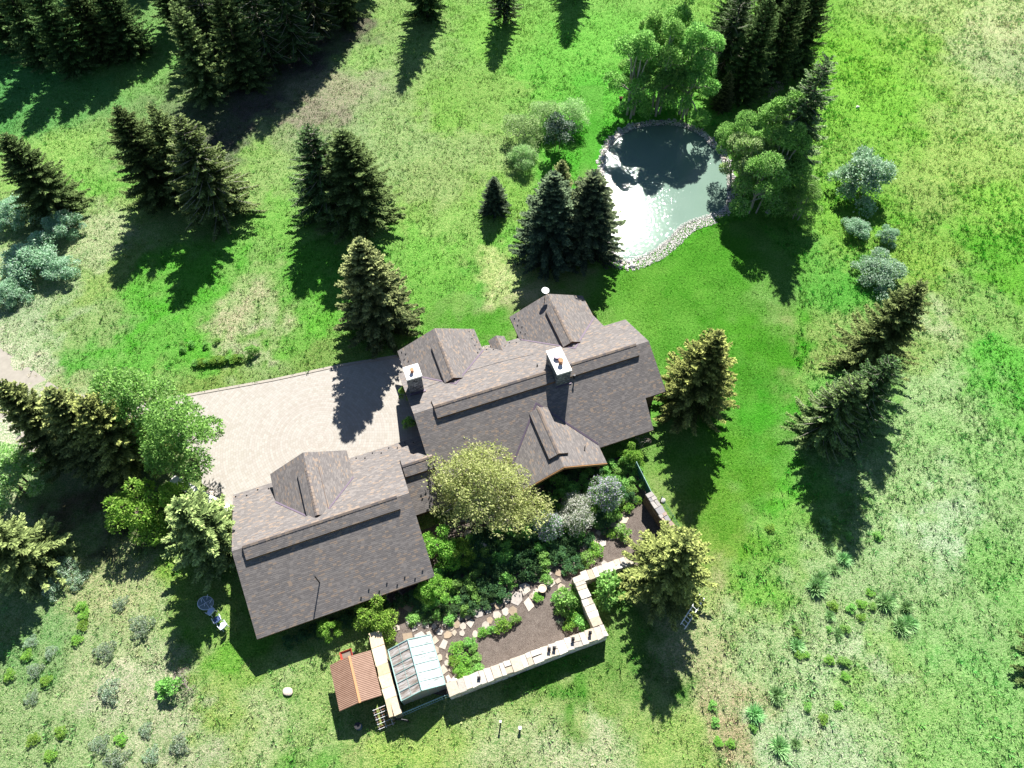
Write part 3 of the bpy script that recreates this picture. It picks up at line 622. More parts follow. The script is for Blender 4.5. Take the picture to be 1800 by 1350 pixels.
def conifer(seed, H, R, base, tip, tipw=.5, per=9, gap=.36, droop=.0, bare=.0, shape=.70, fat=1.0, cone=None):
    rs = np.random.RandomState(seed); VS, CS, BV, BF = [], [], [], []
    z = H*(.05+bare*.18)
    while z < H*.985:
        t = z/H; L0 = R*(1-t)**shape
        if t < .14: L0 *= .80+t*1.4
        nb = max(4, int(per*(.65+.5*(1-t)))); a0 = rs.rand()*6.28
        for k in range(nb):
            if bare and rs.rand() < bare*.55: continue
            L = L0*rs.uniform(.58, 1.18)+.14; az = a0+k*6.283/nb+rs.uniform(-.3, .3)
            el = math.radians(-14+44*t**1.5+rs.uniform(-8, 8)) - droop
            d = np.array([math.cos(az)*math.cos(el), math.sin(az)*math.cos(el), math.sin(el)])
            zz = z+rs.uniform(-.16, .16); m = max(3, int(L/.115)); s = np.linspace(.16 if L > .6 else .02, 1, m)
            C = np.outer(s*L, d); C[:, 2] += zz + .14*L*s**2 - .05*L*np.sin(s*3.14)
            side = np.array([-math.sin(az), math.cos(az), 0]); wl = (.62*(1-s)**.75*min(1, L/2)+.24)*fat
            for sg in (-1, 1, 0, 0):
                if bare and rs.rand() < bare*.35: continue
                f = np.full((m, 1), .75)+rs.uniform(-.15, .3, (m, 1))
                if sg: T = norm(d*f+side*sg*rs.uniform(.6, 1.1, (m, 1))+UP*rs.uniform(-.35, .28, (m, 1)))
                else: T = norm(d*.8+side*rs.uniform(-.7, .7, (m, 1))+UP*rs.uniform(-.05, .75, (m, 1)))
                Lt = wl*rs.uniform(.65, 1.2, m)*(1 if sg else .62)
                V = kites(C+rs.normal(0, .02, (m, 3)), T, Lt, (.125+.04*rs.rand(m))*fat, rs, .8)
                VS.append(V)
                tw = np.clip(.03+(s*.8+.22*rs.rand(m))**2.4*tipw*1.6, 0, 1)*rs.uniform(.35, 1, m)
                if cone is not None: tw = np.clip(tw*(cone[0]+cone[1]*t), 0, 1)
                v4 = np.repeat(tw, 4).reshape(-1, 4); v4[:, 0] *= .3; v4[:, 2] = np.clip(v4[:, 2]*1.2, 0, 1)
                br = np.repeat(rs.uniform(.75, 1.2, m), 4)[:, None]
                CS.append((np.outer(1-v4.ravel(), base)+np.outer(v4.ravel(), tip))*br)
            if bare and rs.rand() < .8: BV.append((np.array([0, 0, zz]), C[-1], max(.02, L*.012)))
        z += gap*rs.uniform(.8, 1.2)*(1-.35*t)
    V = np.concatenate(VS); C = np.concatenate(CS)
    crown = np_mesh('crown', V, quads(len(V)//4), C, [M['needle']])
    trunk = trunk_mesh('trunk', [(0, 0, -.3), (0, 0, .3), (0, 0, H*.5), (0, 0, H*.98)], [.021*H, .016*H, .010*H, .02], M['trunk'])
    bm_ = None
    if BV:
        b = MB()
        for p, q, r in BV: b.bar(p, q, r, 0, 4, .008)
        ob = b.build('dead_branches', M['palebark']); bm_ = ob.data; bpy.data.objects.remove(ob)
    return crown, trunk, H, R, bm_
DK, OL, BL = np.array([.024, .050, .015]), np.array([.030, .055, .016]), np.array([.026, .048, .034])
CON = {}
def con(k, *a, **kw): CON[k] = conifer(*a, **kw)
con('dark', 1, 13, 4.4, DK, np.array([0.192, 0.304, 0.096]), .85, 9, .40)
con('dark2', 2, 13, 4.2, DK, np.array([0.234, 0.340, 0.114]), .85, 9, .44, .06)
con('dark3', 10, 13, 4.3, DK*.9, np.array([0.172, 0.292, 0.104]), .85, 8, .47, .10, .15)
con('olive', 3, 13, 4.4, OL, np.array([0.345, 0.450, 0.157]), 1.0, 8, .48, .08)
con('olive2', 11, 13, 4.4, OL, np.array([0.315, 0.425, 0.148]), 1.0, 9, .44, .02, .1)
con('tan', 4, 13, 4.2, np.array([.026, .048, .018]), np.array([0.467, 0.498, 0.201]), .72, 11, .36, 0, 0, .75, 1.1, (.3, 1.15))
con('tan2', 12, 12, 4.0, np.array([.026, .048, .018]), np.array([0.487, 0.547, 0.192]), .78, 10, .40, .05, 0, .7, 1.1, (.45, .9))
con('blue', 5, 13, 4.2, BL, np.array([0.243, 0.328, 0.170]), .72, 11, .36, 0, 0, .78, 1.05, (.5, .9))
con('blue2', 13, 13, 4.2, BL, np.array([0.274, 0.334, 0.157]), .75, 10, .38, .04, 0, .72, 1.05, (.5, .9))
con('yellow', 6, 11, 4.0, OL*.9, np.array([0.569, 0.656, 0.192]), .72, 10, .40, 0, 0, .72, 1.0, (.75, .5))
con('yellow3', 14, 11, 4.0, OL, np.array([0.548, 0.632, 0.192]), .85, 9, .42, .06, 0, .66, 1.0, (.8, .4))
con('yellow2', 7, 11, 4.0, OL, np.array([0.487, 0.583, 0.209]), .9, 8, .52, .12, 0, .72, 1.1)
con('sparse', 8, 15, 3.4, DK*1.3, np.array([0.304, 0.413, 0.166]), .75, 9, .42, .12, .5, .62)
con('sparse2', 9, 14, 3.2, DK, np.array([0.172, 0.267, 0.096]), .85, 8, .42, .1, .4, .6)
def plant_conifer(base, H, R, kind, label, group=None, rz=None, name='spruce_tree'):
    cr, tr, H0, R0, bb = CON[kind]; r = random.uniform(0, 6.28) if rz is None else rz
    o = empty(name, (base[0], base[1], 0), r); s = (R*1.06/R0, R*1.06/R0, H/H0)
    tag(o, label, 'tree', group)
    for nm, me in (('crown', cr), ('trunk', tr))+((('dead_branches', bb),) if bb else ()):
        c = link(nm, me, o); c.scale = s
    return o
def tip(u, v, h): p = at(u, v, h); return (p.x, p.y)
random.seed(21)
TR = [  # tip pixel, height, radius, kind, label
 ((630, 425), 12.6, 4.3, 'tan', 'tan-topped spruce standing at the head of the paved court left of the roof'),
 ((205, 190), 12.6, 4.4, 'dark2', 'dark spruce on the left side of the tall clump above the bright green bank'),
 ((264, 186), 12.2, 3.6, 'olive', 'olive spruce in the middle of the tall clump above the bright green bank'),
 ((312, 207), 13.2, 4.9, 'olive2', 'broad olive spruce with pale branch ends, right of the tall clump above the bank'),
 ((540, 222), 12.0, 4.6, 'dark3', 'dark dense spruce, left half of the pair above the tan-topped spruce'),
 ((600, 233), 12.2, 5.1, 'dark2', 'dark dense spruce, right half of the pair above the tan-topped spruce'),
 ((988, 284), 9.6, 2.6, 'tan', 'slim brown-tipped spruce behind the blue pair beside the pond'),
 ((975, 305), 11.4, 4.4, 'blue', 'blue-grey spruce just behind the house roof, left of its pair by the pond'),
 ((1046, 302), 11.2, 4.2, 'blue2', 'blue-grey spruce overlapping the pond edge behind the house roof'),
 ((1264, 588), 11.6, 4.1, 'yellow', 'yellow-tipped spruce at the right end of the house roof'),
 ((1622, 500), 12.6, 4.1, 'olive', 'ragged spruce at the upper right of the dark cluster on the right lawn edge'),
 ((1572, 632), 12, 3.7, 'dark3', 'spruce in the middle of the dark cluster on the right lawn edge'),
 ((1512, 668), 10, 3.4, 'olive2', 'shorter spruce nearest the lawn in the dark cluster on the right'),
 ((1457, 97), 17, 4.0, 'sparse', 'thin half-bare spruce with pale dead limbs and visible trunk beside the pond trees'),
 ((1206, 950), 9.8, 4.0, 'yellow3', 'bright yellow-tipped spruce outside the corner of the walled garden'),
 ((310, 885), 9.6, 3.9, 'yellow2', 'pale yellow spruce with spreading fingers at the left end of the garage roof'),
 ((-4, 676), 11.8, 3.3, 'tan2', 'yellow-topped spruce leaning furthest left in the row beside the gravel track'),
 ((82, 690), 11.0, 3.7, 'tan2', 'yellow-topped spruce in the middle of the row beside the gravel track'),
 ((140, 706), 10.4, 3.8, 'yellow3', 'yellow-topped spruce next to the leafy trees in the row beside the gravel track'),
 ((-42, 925), 8.5, 3.6, 'yellow2', 'yellow-green spruce cut by the left picture edge below the gravel track'),
 ((6, 238), 11.0, 4.2, 'dark2', 'dark spruce at the left edge above the blue-green bushes'),
 ((304, 5), 12.5, 4.0, 'olive', 'lone olive spruce in front of the dense dark stand at the top'),
 ((868, 312), 5.0, 1.9, 'blue', 'small young conifer alone on the open slope left of the pond'),
 ((1284, 126), 5.4, 1.6, 'tan', 'small tan-tipped young conifer in the shade behind the pond'),
 ((2035, 1140), 10.0, 3.9, 'dark', 'dark spruce mostly outside the right picture edge low in the meadow'),
 ((885, -100), 11.0, 2.6, 'sparse2', 'small thin spruce with bare trunk at the top centre of the slope'),
]
for (u, v), h_, r_, k_, lb in TR: plant_conifer(tip(u, v, h_), h_, r_, k_, lb)
BASES = [  # standing-point pixel, height, radius, kind, label, group
 ((752, 28), 17, 3.6, 'dark', 'tall spruce at the top edge throwing the longest single shadow', None),
 ((1012, -25), 15, 3.4, 'dark', 'spruce above the top edge between the thin spruce and the leafy pond trees', None),
]
G1 = 'row of spruces at the upper left corner'; L1 = 'dark spruce in the open row at the upper left corner'
for b, h_ in [((-10, 60), 12), ((40, 75), 12.5), ((85, 105), 13), ((138, 118), 13.5), ((190, 105), 12.5), ((235, 95), 12)]: BASES.append((b, h_, 3.9, random.choice(['dark', 'dark2', 'dark3', 'olive2']), L1, G1))
G2 = 'dense stand of dark spruces at the top'; L2 = 'dark tall spruce in the dense stand at the top left of centre'
for b, h_ in [((395, 120), 15), ((440, 150), 15), ((480, 120), 16), ((525, 105), 16), ((565, 70), 16), ((605, 40), 16), ((430, 70), 15), ((480, 50), 15), ((540, 20), 15), ((370, 60), 14), ((640, -20), 16), ((320, 40), 13)]: BASES.append((b, h_, 3.7, random.choice(['dark', 'dark2', 'dark3', 'sparse2']), L2, G2))
for b in [(20, -60), (110, -50), (190, -70), (260, -30), (330, -90), (420, -70), (520, -90), (600, -110), (700, -130), (60, -150), (230, -170), (400, -180)]: BASES.append((b, 15, 4.0, random.choice(['dark', 'dark2']), 'spruce of the forest continuing beyond the top left edge', 'forest beyond the top edge'))
G3 = 'tall dark spruces behind the pond'; L3 = 'tall dark spruce with bare lower trunk in the shaded grove behind the pond'
for b, h_ in [((1262, 150), 14), ((1300, 175), 14), ((1345, 150), 15), ((1388, 128), 15), ((1330, 90), 15), ((1275, 75), 14), ((1395, 60), 14)]: BASES.append((b, h_, 3.5, random.choice(['sparse2', 'dark', 'sparse2']), L3, G3))
for b, h_, r_, k_, lb, g_ in BASES: p = at(*b); plant_conifer((p.x, p.y), h_, r_, k_, lb, g_)

def decid(seed, H, R, leaf, n, cols, lobes=14, flowers=None, z0=.25, stems=1, mat='trunk', up=.5, wispy=0.0, lobe=1.0):
    rs = np.random.RandomState(seed); cols = np.array(cols); cen, rad = [], []
    for i in range(lobes):
        a = i*2.4+rs.uniform(-.4, .4); q = math.sqrt((i+.4)/lobes); zc = z0+(1-z0)*(.82-.60*q**2+rs.uniform(-.24, .16))
        q *= rs.uniform(.75, 1.18); cen.append((math.cos(a)*R*q*.76, math.sin(a)*R*q*.76, H*zc)); rad.append(R*rs.uniform(.20, .42)*lobe)
    cen, rad = np.array(cen), np.array(rad); k = rs.choice(lobes, n, p=rad**2/(rad**2).sum())
    sub = 12; sd = norm(rs.normal(0, 1, (lobes, sub, 3))); j = rs.randint(0, sub, n)             # each lobe has its own sprays
    dv = norm(sd[k, j]*rs.uniform(.6, 1.6, (n, 1))+rs.normal(0, .55, (n, 3))); dv[:, 2] = np.where(dv[:, 2] < -.35, -dv[:, 2], dv[:, 2])
    rr_ = rad[k]*(rs.uniform(.45, 1.0, n)**.6+wispy*rs.rand(n)**3)
    P = cen[k]+dv*rr_[:, None]*[1, 1, .85]; P[:, 2] = np.maximum(P[:, 2], .05)
    T = norm(dv*.7+rs.normal(0, .6, (n, 3))+UP*rs.uniform(-.5, up, (n, 1)))
    V = kites(P, T, leaf*rs.uniform(.7, 1.3, n), leaf*.62*rs.uniform(.8, 1.2, n), rs, 1.3)
    lc = rs.randint(0, len(cols), (lobes, sub)); pick = np.where(rs.rand(n) < .55, lc[k, j], rs.randint(0, len(cols), n))
    C = cols[pick]*rs.uniform(.75, 1.2, (n, 1))
    if flowers is not None:
        fl = (rs.rand(n) < flowers[0])&(dv[:, 2] > -.1); C[fl] = np.array(flowers[1])[rs.randint(0, len(flowers[1]), fl.sum())]
    crown = np_mesh('crown', V, quads(n), np.repeat(C, 4, 0), [M['leaf']])
    b = MB(); r0 = max(.02, .022*H)
    for s in range(stems):
        a = s*6.28/max(stems, 1); foot = Vector((math.cos(a), math.sin(a), 0))*(0 if stems == 1 else R*.12)
        top = Vector((math.cos(a)*R*.1*(stems > 1), math.sin(a)*R*.1*(stems > 1), H*max(.3, z0)))
        b.bar(foot-Vector((0, 0, .2)), foot*.5+top, r0/math.sqrt(stems), 0, 6, r0*.7/math.sqrt(stems))
        for i in range(s, lobes, stems):
            c = Vector(cen[i]); mid = (foot*.5+top).lerp(c, .55)+Vector((0, 0, H*.03)); b.bar(foot*.5+top, mid, r0*.45, 0, 5, r0*.3); b.bar(mid, c, r0*.3, 0, 4, .012)
            for q in range(3): b.bar(mid.lerp(c, .3*q+.2), c+Vector(sd[i, q])*rad[i]*.8, r0*.14, 0, 3, .006)
    ob = b.build('trunk', M[mat]); tm = ob.data; bpy.data.objects.remove(ob)
    return crown, tm, H, R
def plant_decid(d, base, H, R, label, name='leafy_tree', cat='tree', group=None, stem='trunk'):
    cr, tm, H0, R0 = d; o = empty(name, (base[0], base[1], 0), random.uniform(0, 6.28)); tag(o, label, cat, group); s = (R/R0, R/R0, H/H0)
    for nm, me in (('crown' if cat == 'tree' else 'foliage', cr), (stem, tm)):
        c = link(nm, me, o); c.scale = s
    return o
gG = [(.182, .378, .085), (.257, .499, .114), (.137, .286, .075), (.317, .559, .152)]
gP = [(.315, .484, .181), (.412, .568, .242), (.242, .399, .146), (.484, .620, .315)]
gB = [(.28, .48, .28), (.38, .58, .38), (.16, .32, .16), (.50, .64, .50)]
gY = [(.48, .55, .22), (.58, .62, .30), (.36, .44, .16), (.44, .54, .18)]
gL = [(.212, .407, .057), (.277, .488, .082), (.146, .310, .048), (.342, .538, .114)]
gK = [(.065, .146, .052), (.105, .211, .070), (.082, .176, .082)]
DEC = dict(
 green=decid(31, 8, 3.5, .21, 11000, gG, 18), green2=decid(32, 8, 3.6, .21, 11000, gG+gP[:1], 17, None, .12, 3, 'palebark'), tall=decid(46, 12, 3.6, .23, 20000, gG+gG[3:], 24, None, .06, 3, 'palebark'), tall2=decid(47, 12, 3.6, .23, 20000, gG, 22, None, .08, 4, 'palebark'),
 pale=decid(33, 8, 3.3, .21, 14000, gP+gG[1:2], 14, None, .15, 3), willow=decid(34, 7, 4.8, .19, 17000, gY, 64, None, .15, 3, 'palebark', .6, .45, .62),
 bright=decid(35, 4, 2.2, .19, 4200, gL, 12, None, .1, 3), bluebush=decid(36, 3, 2.6, .17, 8500, gB, 24, None, .02, 5, 'trunk', .7, .3, .75), 
 palebush=decid(37, 3, 2.6, .13, 9000, gP, 22, None, .02, 5, 'palebark', 1.0, .6, .75), whiteleaf=decid(38, 4, 2.2, .20, 4500, [(.05, .10, .05), (.09, .15, .08), (.34, .40, .33)], 11, None, .1, 3),
 lilac=decid(39, 3, 2.0, .15, 5000, [(.15, .32, .10), (.22, .40, .15)], 12, (.42, [(.66, .60, .74), (.74, .70, .80), (.52, .44, .70), (.80, .78, .80)]), .1, 4),
 white=decid(40, 3, 1.9, .13, 4600, [(.22, .32, .16), (.28, .36, .21)], 13, (.62, [(.70, .71, .62), (.58, .60, .50), (.76, .76, .70)]), .08, 4, 'palebark', .9, .4),
 dark=decid(41, 1, .7, .13, 900, gK, 7, None, .0, 3), mid=decid(42, 1, .7, .12, 900, gG, 7, None, .0, 3), lime=decid(43, 1, .7, .12, 900, gL+gG[:1], 7, None, .0, 3),
 sage=decid(44, .6, .95, .10, 1100, [(.28, .40, .25), (.36, .46, .33), (.22, .34, .18), (.42, .49, .40)], 8, None, .0, 4, 'palebark', 1), twig=decid(45, 1, .8, .09, 220, [(.22, .18, .16), (.28, .23, .21)], 8, None, .0, 5, 'palebark', 1))
def cpos(u, v, zc=0): p = at(u, v, zc); return (p.x, p.y)
LT = [ # crown pixel, crown-centre height, H, R, kind, label
 (1108, 204, 0, 11.8, 4.0, 'tall', 'leafy green tree at the left of the grove on the far pond bank'), (1152, 200, 0, 12.6, 4.2, 'tall2', 'tallest leafy tree in the middle of the far pond bank grove'),
 (1200, 203, 0, 12.2, 4.1, 'tall', 'leafy tree at the right of the far pond bank grove against the dark spruces'), (1172, 160, 0, 12.5, 3.8, 'tall2', 'leafy tree behind the far pond bank grove'), (1128, 165, 0, 11, 3.3, 'tall', 'leafy tree at the back left of the far pond bank grove'),
 (1300, 345, 0, 9.5, 3.7, 'pale', 'pale silvery-green tree overhanging the right pond edge'), (1335, 322, 0, 12, 4.1, 'tall2', 'green leafy tree behind the pale one on the right pond edge'), (1322, 372, 0, 8.6, 3.8, 'green2', 'green leafy tree low over the right pond corner'), (1350, 345, 0, 10.5, 3.6, 'tall', 'leafy tree at the foot of the half-bare spruce'),
 (1398, 384, 0, 5.2, 2.7, 'green2', 'low leafy tree at the lawn side of the half-bare spruce'), (1284, 305, 0, 8.0, 3.0, 'green', 'leafy tree reaching over the rocks at the far right of the pond'),
 (243, 712, 5, 9.5, 4.3, 'green2', 'tall leafy green tree hiding the left end of the paved court'), (312, 776, 3.8, 8, 4.3, 'green', 'leafy tree spreading over the near left corner of the paved court'), (232, 895, 2.8, 5.4, 3.0, 'bright', 'light green leafy tree in front of the dark spruces left of the garage'), (295, 880, 2, 4.2, 2.0, 'bright', 'small light green tree beside the white topped wall'), (12, 835, 3, 6, 3.6, 'pale', 'pale green leafy tree at the left edge below the gravel track'),
 (850, 850, 4.5, 6.6, 5.0, 'willow', 'large yellow-olive tree hanging over the house eave in the courtyard garden')]
for u, v, zc, h_, r_, k_, lb in LT:
    t_ = plant_decid(DEC[k_], cpos(u, v, zc), h_, r_, lb)
    if k_ == 'willow':
        t_.rotation_euler.z = -.55
        for ch in t_.children: ch.scale = (ch.scale[0]*1.22, ch.scale[1]*.92, ch.scale[2])
BU = [(1500, 338, 0, 5.6, 3.9, 'bluebush', 'big round blue-green bush right of the half-bare spruce'), (1508, 400, .8, 1.9, 1.9, 'bluebush', 'left of the two small blue-green bushes on the lawn edge'), (1561, 412, .8, 1.7, 1.4, 'bluebush', 'right of the two small blue-green bushes on the lawn edge'), (1545, 475, 1, 2.4, 3.2, 'bluebush', 'wide blue-green bush just above the ragged spruce cluster'),
 (918, 232, 1.6, 3.6, 3.1, 'palebush', 'pale feathery light green bush in the group left of the pond'), (1005, 205, 1.5, 3.4, 2.7, 'palebush', 'pale feathery bush nearest the pond in the group left of it'), (960, 205, 1.4, 3.2, 2.6, 'palebush', 'pale feathery bush at the back of the group left of the pond'), (920, 278, 1, 2.4, 2.2, 'palebush', 'low pale bush at the front of the group left of the pond'), (982, 238, 2.2, 4.8, 2.5, 'whiteleaf', 'bush with white-backed glinting leaves in the group left of the pond'),
 (50, 455, 1.4, 3.2, 3.9, 'bluebush', 'large blue-green bush at the left edge under the dark spruce'), (112, 392, 1.2, 2.8, 2.5, 'bluebush', 'blue-green bush at the right of the bushes on the left edge'), (20, 372, 1.4, 3, 2.8, 'bluebush', 'blue-green bush tucked behind the others on the left edge'), (105, 470, 1, 2.2, 2.3, 'bluebush', 'lower blue-green bush facing the tan slope on the left'), (10, 515, 1, 2.2, 2.2, 'bluebush', 'blue-green bush at the bottom of the group on the left edge'),
 (772, 958, 2, 3.6, 2.0, 'bright', 'bright lime green bush against the right end of the garage roof'), (764, 1032, 1.5, 2.8, 1.6, 'bright', 'bright lime green bush below the other at the garage roof corner'), (812, 970, 1.3, 2.6, 1.3, 'bright', 'bright lime green bush next to the boulders'), (656, 1082, 1.6, 3, 2.0, 'bright', 'bright lime bush between the garage eave and the greenhouse'), (577, 1104, 1.4, 2.4, 1.1, 'bright', 'small lime branches poking out from under the garage eave'),
 (1062, 868, 1.8, 3.2, 1.9, 'lilac', 'lilac bush full of purple-white blossom in front of the porch'), (962, 925, 1.2, 2.4, 1.6, 'lilac', 'lilac bush with pale blossom under the yellow-olive tree'), (1016, 900, 1.5, 2.8, 2.0, 'white', 'white blossoming bush beside the lilac in the garden'),
 (1068, 1035, 1, 2.2, 1.9, 'mid', 'green bush outside the garden wall beside the yellow-tipped spruce'), (1000, 1052, .7, 1.6, 1.5, 'mid', 'leafy bush inside the wall corner above the mulch bed'), (1108, 800, 1.2, 2.5, 1.3, 'bright', 'bright leafed bush by the green panel fence'), (1130, 776, .8, 1.6, 1.0, 'twig', 'bare brown bush at the corner of the house eave'),
 (714, 690, .8, 1.8, .9, 'bright', 'bright bush in the court bed below the small chimney'), (719, 745, .6, 1.4, .8, 'mid', 'green bush at the end wall of the house by the court'), (1360, 158, 1, 2.2, 1.6, 'twig', 'bare grey-pink dead bush behind the pond'), (297, 1208, .5, 1.2, 1.2, 'mid', 'dark round green bush on the dry slope by a dead one'), (322, 1198, .4, 1.0, 1.3, 'twig', 'grey dead bush at the tip of the pale spruce shadow'),
 (443, 618, .4, 1.1, .9, 'mid', 'round green bush on the bank edge above the paved court')]
for u, v, zc, h_, r_, k_, lb in BU: plant_decid(DEC[k_], cpos(u, v, zc), h_, r_, lb, 'bush', 'bush', None, 'stems')
def scatter(poly, dmin, n, seed):
    rnd = random.Random(seed); P = np.array(poly); out = []
    for _ in range(n*40):
        p = (rnd.uniform(P[:, 0].min(), P[:, 0].max()), rnd.uniform(P[:, 1].min(), P[:, 1].max()))
        if inpoly(np.array([p]), poly)[0] and all(math.hypot(p[0]-q[0], p[1]-q[1]) > dmin for q in out):
            out.append(p)
            if len(out) >= n: break
    return out
random.seed(8)
for p in scatter(wp([(722, 1085), (745, 1050), (800, 960), (860, 930), (960, 925), (1000, 935), (1040, 950), (975, 990), (935, 1015), (880, 1050), (830, 1080), (770, 1092)]), .6, 130, 4):
    plant_decid(DEC[random.choice(['dark', 'dark', 'mid'])], p, random.uniform(.5, 1.1), random.uniform(.55, .95), 'low leafy plant in the dark shaded bed between garage and flagstone path', 'garden_plant', 'plant', 'plants of the shaded bed', 'stems')
for p in scatter(wp([(955, 852), (1055, 822), (1112, 802), (1132, 862), (1098, 893), (1068, 925), (1000, 935), (950, 925)]), .7, 60, 14):
    plant_decid(DEC[random.choice(['dark', 'mid', 'mid'])], p, random.uniform(.6, 1.2), random.uniform(.6, 1.0), 'leafy plant filling the bed between porch roof and blossoming bushes', 'garden_plant', 'plant', 'plants of the porch bed', 'stems')
for u, v, k_ in [(802, 1142, 'lime'), (818, 1160, 'lime'), (832, 1142, 'mid'), (808, 1178, 'lime'), (822, 1186, 'lime'), (836, 1160, 'mid'), (798, 1164, 'lime'), (812, 1192, 'lime'), (840, 1178, 'mid'), (826, 1132, 'mid')]:
    plant_decid(DEC[k_], cpos(u, v), random.uniform(.45, .7), random.uniform(.5, .75), 'green clump in the small bed beside the greenhouse', 'garden_plant', 'plant', 'clumps by the greenhouse', 'stems')
for u, v, k_, r_ in [(882, 1100, 'lime', .8), (866, 1108, 'mid', .5), (848, 1112, 'lime', .5), (905, 1090, 'mid', .6), (945, 1052, 'lime', .5), (960, 1020, 'mid', .7)]:
    plant_decid(DEC[k_], cpos(u, v), r_, r_, 'green clump along the flagstones at the top of the mulch bed', 'garden_plant', 'plant', 'clumps along the flagstones', 'stems')
for u, v, k_, r_ in [(988, 1075, 'mid', .8), (1008, 1082, 'lime', .7), (1022, 1098, 'mid', .9), (1000, 1100, 'lime', .6), (1015, 1066, 'mid', .8), (985, 1095, 'sage', .4), (1040, 1100, 'lime', .6), (978, 1055, 'mid', .6)]:
    plant_decid(DEC[k_], cpos(u, v), r_, r_, 'green clump in the planting inside the wall corner', 'garden_plant', 'plant', 'clumps inside the wall corner', 'stems')
for u, v, k_, r_ in [(1092, 938, 'mid', 1.0), (1074, 940, 'lime', .5), (1048, 970, 'lime', .8), (1030, 985, 'mid', .9), (1012, 990, 'dark', .9), (1103, 893, 'lime', .7), (1084, 905, 'lime', .5), (1120, 880, 'lime', .5), (1090, 1000, 'lime', .5), (1070, 1008, 'lime', .5), (1000, 1000, 'dark', .8)]:
    plant_decid(DEC[k_], cpos(u, v), r_*.9, r_, 'green clump in the narrow bed below the white blossoming bush', 'garden_plant', 'plant', 'clumps in the narrow bed', 'stems')
for x, y in [(-12.5+1.15*i, 18.3) for i in range(11)]:
    p = W(x, y-.2*random.random()); plant_decid(DEC['dark'], (p.x, p.y), random.uniform(.6, 1.0), random.uniform(.6, .9), 'dark shrub in the deep shade under the garage eave', 'garden_plant', 'plant', 'shrubs under the garage eave', 'stems')
for u, v in [(338, 607), (363, 610), (382, 602), (323, 607), (323, 616)]:
    plant_decid(DEC['mid'], cpos(u, v), .5, .5, 'small round plant in the cluster on the green bank above the court', 'garden_plant', 'plant', 'round plants on the bank', 'stems')
for i in range(13):
    u = 345+i*6.6; plant_decid(DEC['lime' if i % 3 else 'mid'], cpos(u, 641-i*.75), .55, .6, 'low plant in the edging row along the bank above the court', 'garden_plant', 'plant', 'edging row on the bank', 'stems')
SAGE = [(117, 1003, 1.7), (98, 1033, 1.5), (138, 1018, 1.3), (57, 1130, .8), (93, 1147, .8), (187, 1147, 1.2), (199, 1214, 1.3), (63, 1180, .9), (57, 1227, .8), (213, 1060, .9), (250, 1103, 1.4), (177, 1310, 1.0), (207, 1333, 1.3), (267, 1327, .9), (320, 1307, 1.1), (260, 1283, .8)]
for u, v, r_ in SAGE: plant_decid(DEC['sage'], cpos(u, v), r_*.5, r_*.85, 'grey-green sagebrush clump on the pale dry slope in the lower left', 'sagebrush', 'bush', 'sagebrush on the lower left slope', 'stems')
for u, v in [(150, 1083), (147, 1100), (137, 1127), (145, 1067), (50, 1153), (83, 1198), (110, 1287), (20, 1187), (90, 1330), (60, 1300), (215, 1300)]: plant_decid(DEC['lime'], cpos(u, v), .4, .55, 'small bright green clump among the sagebrush in the lower left', 'meadow_plant', 'plant', 'green clumps among the sagebrush', 'stems')
# blade tufts in the meadow
def tuft_mesh(seed, n=420, cols=((.24, .46, .17), (.31, .54, .22), (.38, .56, .27), (.17, .34, .12))):
    rs = np.random.RandomState(seed); a = rs.rand(n)*6.28; e = rs.uniform(.25, 1.5, n); T = np.stack([np.cos(a)*np.cos(e), np.sin(a)*np.cos(e), np.sin(e)], 1)
    P = np.stack([np.cos(a), np.sin(a), 0*a], 1)*rs.uniform(0, .22, (n, 1)); V = kites(P, T, rs.uniform(.25, .62, n)*(.55+.45*np.sin(e)), np.full(n, .038), rs, .5)
    C = np.array(cols)[rs.randint(0, len(cols), n)]*rs.uniform(.7, 1.3, (n, 1)); return np_mesh('blades', V, quads(n), np.repeat(C, 4, 0), [M['grass']])
TM = [tuft_mesh(s) for s in (1, 2, 3)]
TF = [(770, 190, 1.1), (850, 250, 1.2), (800, 310, 1), (700, 400, 1.7), (725, 360, 1.4), (790, 495, .9), (885, 510, .9), (940, 490, .8), (985, 430, .7), (1070, 475, 1.5), (1175, 505, 1.3), (1150, 605, 1.5), (1195, 585, 1.3), (775, 550, 1), (820, 640, 1.0), (855, 620, .9), (605, 640, .7), (600, 705, 1), (612, 755, .8), (655, 755, .5), (495, 965, 1.3), (380, 1065, 1.4), (155, 1020, .8), (170, 1110, .8), (510, 1240, 1.5), (595, 1225, 1.1), (840, 790, .9), (770, 780, .8), (855, 870, .7), (655, 1030, .8), (735, 1090, .8), (815, 1020, .7), (1025, 130, .9), (870, 130, .9), (750, 70, 1.2), (460, 90, .8), (870, 800, .7), (590, 610, .5), (770, 620, .6), (940, 560, .7), (1000, 500, .7), (250, 1220, .7), (185, 1215, .7), (370, 1140, .7)]
random.seed(4)
for x, y, s in TF:
    p = at(1200+x/3, 900+y/3)
    if s < 1.0:
        plant_decid(DEC[random.choice(['mid', 'lime'])], (p.x, p.y), s*.45, s*.6, 'small round green clump in the dry meadow right of the walled garden', 'meadow_plant', 'plant', 'round clumps in the right meadow', 'stems'); continue
    o = link('grass_tuft', TM[random.randint(0, 2)], None, (p.x, p.y, -.02)); o.rotation_euler.z = random.uniform(0, 6); s *= random.uniform(.95, 1.3); o.scale = (s*random.uniform(.85, 1.2), s*random.uniform(.85, 1.2), s*random.uniform(.7, 1.0))
    tag(o, 'spiky blue-green blade clump in the dry meadow right of the walled garden', 'plant', 'blade clumps in the right meadow')

